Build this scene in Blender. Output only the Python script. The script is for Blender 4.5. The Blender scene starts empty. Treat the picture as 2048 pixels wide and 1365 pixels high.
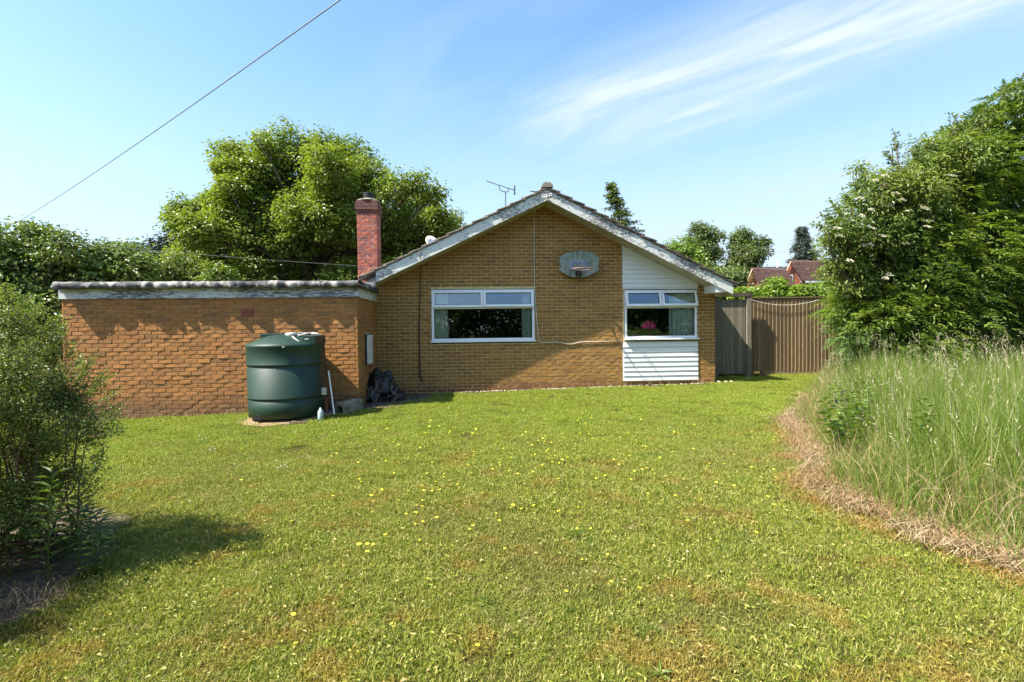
import bpy, math, random
import numpy as np
from mathutils import Vector, Matrix, Euler, noise as mnoise
R = math.radians
random.seed(7); rng = np.random.default_rng(7)
sc = bpy.context.scene
col = sc.collection

# ------------------------------------------------------------------ camera, sky, sun, exposure
CZ = 1.5
YAW, PITCH, ROLL, FPX = R(4.0), R(1.25), R(0.7), 1000.0
fw = Vector((math.sin(YAW)*math.cos(PITCH), math.cos(YAW)*math.cos(PITCH), -math.sin(PITCH)))
rt0 = Vector((math.cos(YAW), -math.sin(YAW), 0)); up0 = rt0.cross(fw)
rt = rt0*math.cos(ROLL) - up0*math.sin(ROLL)
up = rt0*math.sin(ROLL) + up0*math.cos(ROLL)
cam = bpy.data.cameras.new('camera'); cam_o = bpy.data.objects.new('camera', cam); col.objects.link(cam_o)
m3 = Matrix((rt, up, -fw)).transposed()
cam_o.matrix_world = Matrix.Translation((0, 0, CZ)) @ m3.to_4x4()
cam.sensor_width = 36; cam.lens = 36*FPX/2048; cam.clip_start = .05; cam.clip_end = 2000
sc.camera = cam_o

SUN_D = Vector((.70, .225, -1.0)).normalized()
world = bpy.data.worlds.new("World"); sc.world = world; world.use_nodes = True
sun = bpy.data.lights.new('sun', 'SUN'); sun.energy = 5.0; sun.angle = R(.5); sun.color = (1, .94, .82)
sun_o = bpy.data.objects.new('sun', sun); col.objects.link(sun_o)
sun_o.rotation_euler = SUN_D.to_track_quat('-Z', 'Y').to_euler()
sun_o.location = (-20, -5, 30)
sc.view_settings.view_transform = 'Standard'; sc.view_settings.look = 'None'
sc.view_settings.gamma = 1; sc.view_settings.use_curve_mapping = False
sc.view_settings.exposure = 1.43
SKY_STRENGTH = 0.088

def ray(px, py):
    return fw + rt*((px-1024)/FPX) - up*((py-682.5)/FPX)
def P(px, py, Y):
    """the point of the plane y=Y seen at that place of the photograph"""
    d = ray(px, py); t = Y/d.y
    return Vector((d.x*t, Y, CZ + d.z*t))
def PX(px, py, X):
    d = ray(px, py); t = X/d.x
    return Vector((X, d.y*t, CZ + d.z*t))
def gz(x, y):
    xx = min(max(x, -9), 9); yy = min(max(y, 0), 12.5)
    return -.086 + .017*xx + .02*yy + .02*math.sin(xx*.9+yy*.5)*math.cos(yy*.7) * (1 if yy < 9 else max(0, 1-(yy-9)))
def GP(px, py):
    d = ray(px, py); z = 0
    for _ in range(4):
        t = (z-CZ)/d.z; z = gz(d.x*t, d.y*t)
    return Vector((d.x*t, d.y*t, z))

# ---- world nodes
nt = world.node_tree; N = nt.nodes; L = nt.links
for n in list(N): N.remove(n)
def node(nt, t, **kw):
    n = nt.nodes.new(t)
    for k, v in kw.items():
        if k == 'in_':
            for kk, vv in v.items(): n.inputs[kk].default_value = vv
        else: setattr(n, k, v)
    return n
wout = node(nt, 'ShaderNodeOutputWorld'); bg = node(nt, 'ShaderNodeBackground', in_={'Strength': SKY_STRENGTH})
sky = node(nt, 'ShaderNodeTexSky'); sky.sky_type = 'NISHITA'; sky.sun_disc = False
el = math.asin(-SUN_D.z); sky.sun_elevation = el
sky.sun_rotation = math.atan2(-SUN_D.x, -SUN_D.y) % (2*math.pi)
sky.altitude = 100; sky.air_density = 1.0; sky.dust_density = 1.2; sky.ozone_density = 1.5
tc = node(nt, 'ShaderNodeTexCoord'); sep = node(nt, 'ShaderNodeSeparateXYZ'); L.new(tc.outputs['Generated'], sep.inputs[0])
def mth(nt, op, a, b=None, clamp=False):
    n = nt.nodes.new('ShaderNodeMath'); n.operation = op; n.use_clamp = clamp
    for i, v in ((0, a), (1, b)):
        if v is None: continue
        if isinstance(v, (int, float)): n.inputs[i].default_value = v
        else: nt.links.new(v, n.inputs[i])
    return n.outputs[0]
zc = mth(nt, 'MAXIMUM', sep.outputs[2], .03)
u = mth(nt, 'DIVIDE', sep.outputs[0], zc); v = mth(nt, 'DIVIDE', sep.outputs[1], zc)
# cirrus streets run along (.62,-.78) in the cloud plane
al = mth(nt, 'ADD', mth(nt, 'MULTIPLY', u, .62), mth(nt, 'MULTIPLY', v, -.78))
ac = mth(nt, 'ADD', mth(nt, 'MULTIPLY', u, .78), mth(nt, 'MULTIPLY', v, .62))
cmb = node(nt, 'ShaderNodeCombineXYZ'); L.new(mth(nt, 'MULTIPLY', al, .55), cmb.inputs[0]); L.new(mth(nt, 'MULTIPLY', ac, 1.9), cmb.inputs[1])
n1 = node(nt, 'ShaderNodeTexNoise', in_={'Scale': 1.8, 'Detail': 8, 'Roughness': .56, 'Distortion': .9}); L.new(cmb.outputs[0], n1.inputs['Vector'])
cmb2 = node(nt, 'ShaderNodeCombineXYZ'); L.new(mth(nt, 'MULTIPLY', al, .35), cmb2.inputs[0]); L.new(mth(nt, 'MULTIPLY', ac, .8), cmb2.inputs[1]); cmb2.inputs[2].default_value = 4.2
n2 = node(nt, 'ShaderNodeTexNoise', in_={'Scale': 1.0, 'Detail': 3, 'Roughness': .5}); L.new(cmb2.outputs[0], n2.inputs['Vector'])
def mapr(nt, v, a, b, c=0., d=1., smooth=True):
    n = nt.nodes.new('ShaderNodeMapRange'); n.interpolation_type = 'SMOOTHSTEP' if smooth else 'LINEAR'
    nt.links.new(v, n.inputs[0])
    for i, x in enumerate((a, b, c, d)): n.inputs[i+1].default_value = x
    return n.outputs[0]
fil = mapr(nt, n1.outputs[0], .34, .72); reg = mapr(nt, n2.outputs[0], .50, .70)
# the long cirrus band seen over the hedge, ac about 2.1 .. 2.3
acw = mth(nt, 'ADD', ac, mth(nt, 'MULTIPLY', mth(nt, 'SUBTRACT', n2.outputs[0], .5), .55))
bandc = mth(nt, 'ABSOLUTE', mth(nt, 'SUBTRACT', acw, 2.07))
band = mapr(nt, bandc, .08, .66, 1, 0)
band = mth(nt, 'MULTIPLY', band, mapr(nt, al, -2.1, -1.3))
cl = mth(nt, 'ADD', mth(nt, 'MULTIPLY', band, mth(nt, 'ADD', mth(nt, 'MULTIPLY', fil, .46), .30)), mth(nt, 'MULTIPLY', mth(nt, 'MULTIPLY', fil, reg), .12), True)
lowhaze = mth(nt, 'ADD', mapr(nt, sep.outputs[2], .0, .50, .80, .0), mth(nt, 'MULTIPLY', mapr(nt, ac, 2.4, 4.2), mth(nt, 'ADD', mth(nt, 'MULTIPLY', fil, .3), .08)), True)
mix1 = node(nt, 'ShaderNodeMix', data_type='RGBA'); L.new(mth(nt, 'MULTIPLY', cl, .95), mix1.inputs['Factor'])
hs = node(nt, 'ShaderNodeHueSaturation', in_={'Saturation': 1.13, 'Value': 1.40, 'Hue': .492}); L.new(sky.outputs[0], hs.inputs['Color'])
mixh = node(nt, 'ShaderNodeMix', data_type='RGBA'); L.new(lowhaze, mixh.inputs['Factor']); L.new(hs.outputs[0], mixh.inputs['A']); mixh.inputs['B'].default_value = (3.3, 3.9, 4.5, 1)
L.new(mixh.outputs['Result'], mix1.inputs['A']); mix1.inputs['B'].default_value = (4.5, 4.8, 5.0, 1)
L.new(mix1.outputs['Result'], bg.inputs[0]); L.new(bg.outputs[0], wout.inputs[0])

# ------------------------------------------------------------------ helpers
def tag(o, label=None, cat=None, group=None, kind=None):
    if label: o['label'] = label
    if cat: o['category'] = cat
    if group: o['group'] = group
    if kind: o['kind'] = kind
    return o
def empty(name, loc, label=None, cat=None, group=None):
    o = bpy.data.objects.new(name, None); col.objects.link(o); o.location = loc; o.empty_display_size = .1
    return tag(o, label, cat, group)
def np_mesh(name, verts, faces_idx, nper, mat, smooth=False):
    """verts (N,3); faces_idx flat indices; nper = verts per face (int or array)"""
    me = bpy.data.meshes.new(name)
    verts = np.ascontiguousarray(verts, dtype=np.float32); fi = np.ascontiguousarray(faces_idx, dtype=np.int32).ravel()
    nf = len(fi)//nper if isinstance(nper, int) else len(nper)
    tot = np.full(nf, nper, np.int32) if isinstance(nper, int) else np.asarray(nper, np.int32)
    st = np.concatenate(([0], np.cumsum(tot)[:-1])).astype(np.int32)
    me.vertices.add(len(verts)); me.vertices.foreach_set('co', verts.ravel())
    me.loops.add(len(fi)); me.loops.foreach_set('vertex_index', fi)
    me.polygons.add(nf); me.polygons.foreach_set('loop_start', st); me.polygons.foreach_set('loop_total', tot)
    me.polygons.foreach_set('use_smooth', np.full(nf, smooth, bool))
    me.update(calc_edges=True); me.validate()
    if mat: me.materials.append(mat)
    return me
def link(name, me, parent=None, loc=(0, 0, 0), rot=None, scale=None):
    """loc is in world space; parents are unrotated empties"""
    o = bpy.data.objects.new(name, me); col.objects.link(o)
    if parent is not None:
        o.parent = parent; q = parent; off = Vector((0, 0, 0))
        while q is not None: off += q.location; q = q.parent
        o.location = Vector(loc) - off
    else: o.location = loc
    if rot is not None: o.rotation_euler = rot
    if scale is not None: o.scale = scale
    return o
class MB:
    def __init__(s): s.v = []; s.f = []
    def add(s, vs, fs):
        b = len(s.v); s.v += [tuple(x) for x in vs]; s.f += [tuple(i+b for i in f) for f in fs]; return s
    def box(s, x0, x1, y0, y1, z0, z1):
        return s.add([(x0,y0,z0),(x1,y0,z0),(x1,y1,z0),(x0,y1,z0),(x0,y0,z1),(x1,y0,z1),(x1,y1,z1),(x0,y1,z1)],
                     [(0,3,2,1),(4,5,6,7),(0,1,5,4),(1,2,6,5),(2,3,7,6),(3,0,4,7)])
    def prism(s, poly, y0, y1):
        """polygon of (x,z), counter-clockwise seen from the camera side, extruded in y"""
        n = len(poly)
        vs = [(x, y0, z) for x, z in poly] + [(x, y1, z) for x, z in poly]
        fs = [tuple(range(n)), tuple(range(2*n-1, n-1, -1))] + [(i, n+i, n+(i+1) % n, (i+1) % n) for i in range(n)]
        return s.add(vs, fs)
    def prismX(s, poly, x0, x1):
        n = len(poly)
        vs = [(x0, y, z) for y, z in poly] + [(x1, y, z) for y, z in poly]
        fs = [tuple(range(n)), tuple(range(2*n-1, n-1, -1))] + [(i, n+i, n+(i+1) % n, (i+1) % n) for i in range(n)]
        return s.add(vs, fs)
    def tube(s, pts, r, n=8, cap=True):
        pts = [Vector(p) for p in pts]; k = len(pts)
        rs = r if isinstance(r, (list, tuple)) else [r]*k
        b = len(s.v); prev = None
        for i, p in enumerate(pts):
            t = (pts[min(i+1, k-1)] - pts[max(i-1, 0)]).normalized()
            a = prev if prev is not None else (Vector((0, 0, 1)) if abs(t.z) < .9 else Vector((1, 0, 0)))
            a = (a - t*a.dot(t))
            if a.length < 1e-5: a = t.orthogonal()
            a.normalize(); prev = a; c = t.cross(a)
            for j in range(n):
                w = 2*math.pi*j/n; q = p + (a*math.cos(w)+c*math.sin(w))*rs[i]; s.v.append(tuple(q))
        for i in range(k-1):
            for j in range(n):
                j2 = (j+1) % n; s.f.append((b+i*n+j, b+i*n+j2, b+(i+1)*n+j2, b+(i+1)*n+j))
        if cap:
            s.f.append(tuple(b+j for j in reversed(range(n)))); s.f.append(tuple(b+(k-1)*n+j for j in range(n)))
        return s
    def lathe(s, prof, c=(0, 0), n=32):
        b = len(s.v); k = len(prof)
        for r, z in prof:
            for j in range(n):
                w = 2*math.pi*j/n; s.v.append((c[0]+r*math.cos(w), c[1]+r*math.sin(w), z))
        for i in range(k-1):
            for j in range(n):
                j2 = (j+1) % n; s.f.append((b+i*n+j, b+i*n+j2, b+(i+1)*n+j2, b+(i+1)*n+j))
        s.f.append(tuple(b+(k-1)*n+j for j in range(n))); s.f.append(tuple(b+j for j in reversed(range(n))))
        return s
    def mesh(s, name, mat, smooth=False, origin=(0, 0, 0)):
        me = bpy.data.meshes.new(name)
        o = origin
        me.from_pydata([(x-o[0], y-o[1], z-o[2]) for x, y, z in s.v], [], s.f)
        if smooth: me.polygons.foreach_set('use_smooth', [True]*len(me.polygons))
        me.update()
        if mat: me.materials.append(mat)
        return me
    def build(s, name, mat, parent=None, smooth=False, bevel=0):
        vs = np.array(s.v); c = (vs.min(0)+vs.max(0))/2; c[2] = vs[:, 2].min()
        o = link(name, s.mesh(name, mat, smooth, c), parent, c)
        if bevel:
            b = o.modifiers.new('bevel', 'BEVEL'); b.width = bevel; b.segments = 2; b.limit_method = 'ANGLE'
        return o

# ------------------------------------------------------------------ materials
def newmat(name):
    m = bpy.data.materials.new(name); m.use_nodes = True; nt = m.node_tree
    b = nt.nodes['Principled BSDF']; return m, nt, b
def ramp(nt, fac, stops, interp='LINEAR'):
    r = nt.nodes.new('ShaderNodeValToRGB'); r.color_ramp.interpolation = interp
    e = r.color_ramp.elements
    while len(e) < len(stops): e.new(.5)
    for i, (p, c) in enumerate(stops): e[i].position = p; e[i].color = (*c, 1)
    nt.links.new(fac, r.inputs[0]); return r.outputs[0]
def geo(nt, out='Position'):
    return nt.nodes.new('ShaderNodeNewGeometry').outputs[out]
def noise(nt, scale, detail=4, rough=.55, vec=None, vscale=None, dist=0, off=None):
    v = vec or geo(nt)
    if vscale or off:
        mp = nt.nodes.new('ShaderNodeMapping'); nt.links.new(v, mp.inputs[0])
        if vscale: mp.inputs['Scale'].default_value = vscale
        if off: mp.inputs['Location'].default_value = off
        v = mp.outputs[0]
    n = nt.nodes.new('ShaderNodeTexNoise'); n.inputs['Scale'].default_value = scale; n.inputs['Detail'].default_value = detail
    n.inputs['Roughness'].default_value = rough; n.inputs['Distortion'].default_value = dist
    nt.links.new(v, n.inputs['Vector']); return n.outputs[0]
def mixc(nt, fac, a, b, mode='MIX'):
    n = nt.nodes.new('ShaderNodeMix'); n.data_type = 'RGBA'; n.blend_type = mode
    for k, x in (('Factor', fac), ('A', a), ('B', b)):
        if isinstance(x, (int, float)): n.inputs[k].default_value = x
        elif isinstance(x, tuple): n.inputs[k].default_value = (*x, 1) if len(x) == 3 else x
        else: nt.links.new(x, n.inputs[k])
    return n.outputs['Result']
def bump(nt, b, h, strength=.4, dist=.01):
    n = nt.nodes.new('ShaderNodeBump'); n.inputs['Strength'].default_value = strength; n.inputs['Distance'].default_value = dist
    nt.links.new(h, n.inputs['Height']); nt.links.new(n.outputs[0], b.inputs['Normal'])
def simple(name, c, rough=.6, metal=0, var=.25, scale=6, bmp=0, bscale=40, c2=None):
    m, nt, b = newmat(name)
    f = noise(nt, scale, 5)
    c2 = c2 or tuple(x*(1-var) for x in c); c1 = tuple(min(1, x*(1+var*.5)) for x in c)
    nt.links.new(ramp(nt, f, [(.3, c2), (.7, c1)]), b.inputs['Base Color'])
    b.inputs['Roughness'].default_value = rough; b.inputs['Metallic'].default_value = metal
    if bmp: bump(nt, b, noise(nt, bscale, 4), bmp, .01)
    return m
def brick_mat(name, cols, z0=None, axis=0, plinth=None, blotch=.5, zbase=0.):
    """colour per brick from its place in the bond (course and position), grain and weather on top"""
    m, nt, b = newmat(name)
    pos = geo(nt); sp = nt.nodes.new('ShaderNodeSeparateXYZ'); nt.links.new(pos, sp.inputs[0])
    row = mth(nt, 'FLOOR', mth(nt, 'DIVIDE', mth(nt, 'SUBTRACT', sp.outputs[2], zbase), .075))
    par = mth(nt, 'MULTIPLY', mth(nt, 'FLOORED_MODULO', row, 2), .1125)
    cx = mth(nt, 'FLOOR', mth(nt, 'DIVIDE', mth(nt, 'SUBTRACT', sp.outputs[axis], par), .225))
    cb = nt.nodes.new('ShaderNodeCombineXYZ'); nt.links.new(cx, cb.inputs[0]); nt.links.new(row, cb.inputs[1])
    wn = nt.nodes.new('ShaderNodeTexWhiteNoise'); wn.noise_dimensions = '2D'; nt.links.new(cb.outputs[0], wn.inputs['Vector'])
    n = len(cols)
    c = ramp(nt, wn.outputs['Value'], [(i/(n-1)*.98+.01, cc) for i, cc in enumerate(cols)])
    big = noise(nt, .9, 4, .6)
    c = mixc(nt, mapr(nt, big, .48, .68, 0, blotch), c, tuple(x*.62 for x in cols[len(cols)//2]), 'MIX')
    gr = noise(nt, 60, 5, .7, vscale=(1, 1, 2.5))
    c = mixc(nt, 1.0, c, ramp(nt, gr, [(.25, (.62, .62, .62)), (.75, (1.18, 1.18, 1.18))]), 'MULTIPLY')
    if plinth:
        # damp, mossy foot of the wall
        zz = mth(nt, 'ADD', sp.outputs[2], mth(nt, 'MULTIPLY', noise(nt, 1.6, 3), .35))
        c = mixc(nt, mapr(nt, zz, plinth[0], plinth[1], .85, 0), c, plinth[2], 'MIX')
        spl = mth(nt, 'MULTIPLY', mapr(nt, noise(nt, 14, 5, .7), .6, .72, 0, .5), mapr(nt, zz, plinth[1]-.1, plinth[1]+.6, 1, 0))
        c = mixc(nt, spl, c, (.10, .085, .05), 'MIX')
    sp2 = mapr(nt, noise(nt, 9, 6, .75), .68, .76, 0, .5)
    c = mixc(nt, sp2, c, (.5, .44, .33), 'MIX')
    nt.links.new(c, b.inputs['Base Color']); b.inputs['Roughness'].default_value = .85
    bump(nt, b, noise(nt, 45, 6, .7, vscale=(1, 1, 3)), .9, .012)
    return m
buff = [(.30, .148, .034), (.37, .188, .042), (.33, .160, .035), (.41, .212, .052), (.25, .118, .034), (.36, .172, .034)]
M_brick = brick_mat('buff_brick', buff, plinth=(.28, .62, (.155, .052, .022)))
M_brick_g = brick_mat('garage_brick', [(.34, .145, .036), (.42, .175, .042), (.37, .158, .038), (.46, .20, .052), (.26, .12, .04), (.40, .155, .036)], plinth=(.22, .7, (.15, .075, .032)), zbase=.0)
M_brick_gr = brick_mat('garage_side_brick', [(.34, .145, .036), (.42, .175, .042), (.37, .158, .038), (.46, .20, .052), (.26, .12, .04), (.40, .155, .036)], plinth=(.22, .7, (.15, .075, .032)), axis=1)
M_brick_red = brick_mat('red_brick', [(.36, .085, .05), (.46, .11, .055), (.28, .075, .055), (.55, .15, .07), (.22, .08, .075), (.42, .095, .05)], blotch=.3)
M_mortar = simple('mortar', (.66, .52, .28), .95, var=.3, scale=12, bmp=.6, bscale=90)
M_mortar_g = simple('garage_mortar', (.54, .40, .22), .95, var=.4, scale=5, bmp=.6, bscale=90)
M_mortar_r = simple('grey_mortar', (.66, .55, .48), .95, var=.3, scale=12)

def paint_peel(name, paint, wood, lo, hi, vs=(1, 1, 1), flick=(.9, .88, .82)):
    m, nt, b = newmat(name)
    f = noise(nt, 11, 8, .72, vscale=vs, dist=.4)
    f2 = noise(nt, 1.3, 3, .5)
    ff = mth(nt, 'ADD', f, mth(nt, 'MULTIPLY', mth(nt, 'SUBTRACT', f2, .5), .5))
    pc = ramp(nt, noise(nt, 25, 5), [(.3, tuple(x*.8 for x in paint)), (.7, paint)])
    wc = ramp(nt, noise(nt, 30, 6, vscale=vs), [(.3, tuple(x*.5 for x in wood)), (.7, wood)])
    k = mapr(nt, ff, lo, hi)
    c = mixc(nt, k, pc, wc); nt.links.new(c, b.inputs['Base Color']); b.inputs['Roughness'].default_value = .7
    bump(nt, b, mth(nt, 'SUBTRACT', 1, k), .5, .006)
    return m
M_barge = paint_peel('peeling_white_paint', (.68, .70, .66), (.22, .21, .20), .505, .57, (1.2, 1, 3))
M_fascia = paint_peel('flaking_fascia_paint', (.62, .66, .66), (.17, .175, .20), .49, .56, (.7, 1, 4.5))
M_clad = paint_peel('white_cladding_paint', (.80, .81, .79), (.4, .38, .34), .70, .74, (1, 1, 5))
M_upvc = simple('white_upvc', (.82, .83, .84), .25, var=.06, scale=3)
M_seal = simple('black_seal', (.02, .02, .02), .6)
M_felt = simple('roof_felt', (.10, .10, .10), .95, var=.6, scale=5, bmp=.6, bscale=60, c2=(.035, .035, .037))
M_feltedge, _nt, _b = newmat('felt_edge'); _nt.links.new(ramp(_nt, noise(_nt, 3.0, 5, .6, vscale=(1, .4, 1), dist=1.0), [(.40, (.035, .035, .037)), (.52, (.09, .09, .09)), (.6, (.30, .28, .26))]), _b.inputs['Base Color']); _b.inputs['Roughness'].default_value = .9; bump(_nt, _b, noise(_nt, 50, 4), .6, .01)
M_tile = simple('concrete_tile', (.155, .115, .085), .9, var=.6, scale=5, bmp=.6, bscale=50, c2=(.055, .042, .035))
M_tiled = simple('dark_tile_edge', (.11, .09, .07), .95, var=.6, scale=9, bmp=.6, bscale=50, c2=(.03, .026, .022))  # darker version of the tile edge colour, used along the right verge
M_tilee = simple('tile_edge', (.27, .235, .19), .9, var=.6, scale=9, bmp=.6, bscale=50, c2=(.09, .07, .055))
M_lead = simple('lead', (.16, .17, .18), .6, var=.4, scale=6)
M_soffit = simple('soffit_board', (.42, .38, .30), .8, var=.3, scale=4)
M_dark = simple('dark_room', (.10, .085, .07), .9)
M_curtain = simple('curtain_cloth', (.80, .84, .72), .9, var=.12, scale=3)
def fence_mat(name, c1, c2, c3):
    m, nt, b = newmat(name)
    oi = nt.nodes.new('ShaderNodeObjectInfo').outputs['Random']
    g = noise(nt, 9, 7, .7, vscale=(7, 7, .5)); g2 = noise(nt, 1.2, 3)
    c = ramp(nt, g, [(.28, c3), (.5, c2), (.75, c1)])
    c = mixc(nt, 1.0, c, ramp(nt, oi, [(0, (.72, .72, .72)), (1, (1.2, 1.17, 1.12))]), 'MULTIPLY')
    c = mixc(nt, mapr(nt, noise(nt, 5.5, 2, .4, vscale=(2, 2, .8)), .70, .76, 0, .8), c, (.04, .03, .022))
    nt.links.new(c, b.inputs['Base Color']); b.inputs['Roughness'].default_value = .9
    bump(nt, b, noise(nt, 16, 5, .7, vscale=(8, 8, .4)), .5, .004)
    return m
M_fence = fence_mat('fence_wood', (.33, .235, .135), (.24, .168, .095), (.13, .09, .052))
M_gate = fence_mat('grey_gate_wood', (.28, .25, .19), (.205, .18, .135), (.09, .078, .06))
M_tank = simple('green_tank_plastic', (.0065, .031, .016), .5, var=.25, scale=2.5, bmp=.12, bscale=30, c2=(.006, .028, .018))
M_black = simple('black_plastic', (.009, .009, .009), .42, bmp=.5, bscale=12)
M_dkgreen = simple('dark_green_plastic', (.008, .030, .024), .45)
M_greyp = simple('grey_plastic', (.42, .42, .40), .55)
M_hose = simple('pale_hose', (.34, .32, .30), .7)
M_conc = simple('old_concrete', (.27, .255, .19), .95, var=.5, scale=9, bmp=.8, bscale=50, c2=(.10, .10, .06))
M_stone = simple('pale_rubble', (.52, .46, .36), .95, var=.4, scale=20)
M_wire = simple('grey_wire', (.20, .21, .23), .6)
M_wire2 = simple('pale_wire', (.22, .22, .2), .7)
M_cable_w = simple('white_cable', (.62, .56, .46), .6)
M_cable_b = simple('black_cable', (.015, .015, .016), .5)
M_alu = simple('dull_aluminium', (.16, .15, .15), .45, metal=.4)
M_white = simple('white_plastic', (.75, .75, .74), .4)
M_terra = simple('terracotta', (.30, .09, .05), .85)
M_rope = simple('washing_rope', (.62, .60, .5), .8)
M_redpipe = simple('red_brown_pipe', (.14, .035, .02), .6)
M_bottle = simple('pale_blue_plastic', (.42, .52, .58), .3)
M_bark = simple('bark', (.095, .072, .05), .95, var=.5, scale=8, bmp=.8, bscale=25)
M_twig = simple('twig', (.16, .095, .055), .9, var=.4, scale=15)
M_barkpale = simple('pale_bark', (.28, .25, .21), .9, var=.5, scale=8)

def glass_mat():
    m, nt, b = newmat('window_glass'); nt.nodes.remove(b)
    out = [n for n in nt.nodes if n.type == 'OUTPUT_MATERIAL'][0]
    tr = node(nt, 'ShaderNodeBsdfTransparent'); tr.inputs[0].default_value = (.93, .96, .94, 1)
    gl = node(nt, 'ShaderNodeBsdfGlossy', in_={'Roughness': .004}); gl.inputs[0].default_value = (.92, .96, 1, 1)
    fr = node(nt, 'ShaderNodeFresnel', in_={'IOR': 1.6})
    nn = noise(nt, 2.2, 2); bp = node(nt, 'ShaderNodeBump', in_={'Strength': .02, 'Distance': .02}); nt.links.new(nn, bp.inputs['Height']); nt.links.new(bp.outputs[0], gl.inputs['Normal'])
    mx = node(nt, 'ShaderNodeMixShader'); nt.links.new(mth(nt, 'ADD', mth(nt, 'MULTIPLY', fr.outputs[0], 1.5), .05, True), mx.inputs[0]); nt.links.new(tr.outputs[0], mx.inputs[1]); nt.links.new(gl.outputs[0], mx.inputs[2])
    nt.links.new(mx.outputs[0], out.inputs[0]); return m
M_glass = glass_mat()

def leaf_mat(name, cols, trans=.3, rough=.45, big=.5, tcol=None, bigcol=None, spec=.5):
    m, nt, b = newmat(name); out = [n for n in nt.nodes if n.type == 'OUTPUT_MATERIAL'][0]
    rnd = geo(nt, 'Random Per Island')
    n = len(cols); c = ramp(nt, rnd, [(i/(n-1)*.98+.01, cc) for i, cc in enumerate(cols)])
    if big:
        c = mixc(nt, mapr(nt, noise(nt, big, 3, .6), .45, .65, 0, .75), c, bigcol or tuple(x*.7 for x in cols[0]))
    nt.links.new(c, b.inputs['Base Color']); b.inputs['Roughness'].default_value = rough
    b.inputs['Specular IOR Level'].default_value = spec
    t = node(nt, 'ShaderNodeBsdfTranslucent'); nt.links.new(mixc(nt, 1.0, c, tcol or (1.5, 1.5, .6), 'MULTIPLY'), t.inputs[0])
    mx = node(nt, 'ShaderNodeMixShader'); mx.inputs[0].default_value = trans
    nt.links.new(b.outputs[0], mx.inputs[1]); nt.links.new(t.outputs[0], mx.inputs[2]); nt.links.new(mx.outputs[0], out.inputs[0])
    return m
L_syc = leaf_mat('sycamore_leaf', [(.10, .15, .022), (.16, .215, .028), (.21, .265, .035), (.125, .18, .024)], .40, .42, .25, bigcol=(.085, .15, .026))
L_syc2 = leaf_mat('pale_sycamore_leaf', [(.12, .17, .03), (.16, .22, .035), (.10, .15, .025)], .35, .45, .3)
L_elder = leaf_mat('elder_leaf', [(.085, .135, .03), (.13, .19, .035), (.18, .24, .045), (.10, .155, .035)], .28, .4, .4)
L_elderR = leaf_mat('hedge_leaf', [(.12, .175, .03), (.17, .225, .04), (.22, .27, .055), (.14, .20, .035)], .38, .42, .5, bigcol=(.10, .165, .03))
L_cyp = leaf_mat('cypress_leaf', [(.10, .17, .028), (.14, .215, .032), (.20, .27, .045), (.23, .29, .055)], .36, .5, .6, bigcol=(.07, .14, .04))
L_con = leaf_mat('dark_conifer_leaf', [(.018, .038, .022), (.028, .055, .028), (.04, .07, .03)], .1, .6, .6)
L_blue = leaf_mat('blue_spruce_leaf', [(.05, .075, .062), (.085, .12, .095), (.11, .15, .12)], .1, .6, .6)
L_spruce = leaf_mat('spruce_leaf', [(.09, .13, .025), (.17, .21, .03), (.06, .10, .025)], .2, .5, 1.5, bigcol=(.05, .08, .025))
L_birch = leaf_mat('birch_leaf', [(.10, .145, .035), (.15, .205, .045), (.08, .12, .03)], .3, .45, .3)
L_lime = leaf_mat('bright_leaf', [(.14, .22, .02), (.19, .29, .03), (.10, .17, .02)], .35, .45, 1.)
L_bush = leaf_mat('bush_leaf', [(.12, .16, .034), (.175, .225, .045), (.26, .30, .065), (.10, .14, .036)], .28, .45, 1.2, bigcol=(.075, .11, .028))
L_weed = leaf_mat('weed_leaf', [(.085, .14, .025), (.12, .18, .03), (.07, .115, .025)], .3, .5, 0)
L_nettle = leaf_mat('nettle_leaf', [(.075, .14, .018), (.11, .18, .022), (.15, .22, .03)], .3, .5, 0)
L_pink = leaf_mat('pink_petal', [(.6, .06, .2), (.7, .12, .3)], .3, .6, 0, tcol=(1, 1, 1))
L_cream = leaf_mat('cream_flower', [(.55, .52, .38), (.66, .63, .48), (.5, .47, .33)], .2, .7, 0, tcol=(1, 1, 1))
L_yellow = leaf_mat('yellow_flower', [(.82, .68, .03), (.9, .76, .06)], .2, .7, 0, tcol=(1, 1, 1))
L_whitef = leaf_mat('white_flower', [(.78, .78, .74), (.7, .7, .68)], .2, .7, 0, tcol=(1, 1, 1))
L_tall = leaf_mat('tall_grass_blade', [(.11, .185, .02), (.15, .225, .028), (.20, .27, .045), (.26, .27, .09), (.13, .20, .024), (.10, .17, .022)], .35, .5, 1.2, bigcol=(.14, .20, .03))
L_seed = leaf_mat('seed_head', [(.42, .36, .22), (.5, .44, .3), (.36, .31, .2)], .3, .8, 0, tcol=(1, 1, 1))
L_straw = leaf_mat('dry_straw', [(.40, .29, .15), (.50, .38, .22), (.33, .22, .11), (.28, .17, .075), (.45, .36, .25)], .15, .8, 2.2, tcol=(1, 1, 1), bigcol=(.34, .20, .085))
L_moss = leaf_mat('orange_moss', [(.30, .165, .035), (.26, .15, .03), (.36, .22, .06), (.22, .18, .04)], .15, .8, 0, tcol=(1, 1, 1))

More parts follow.
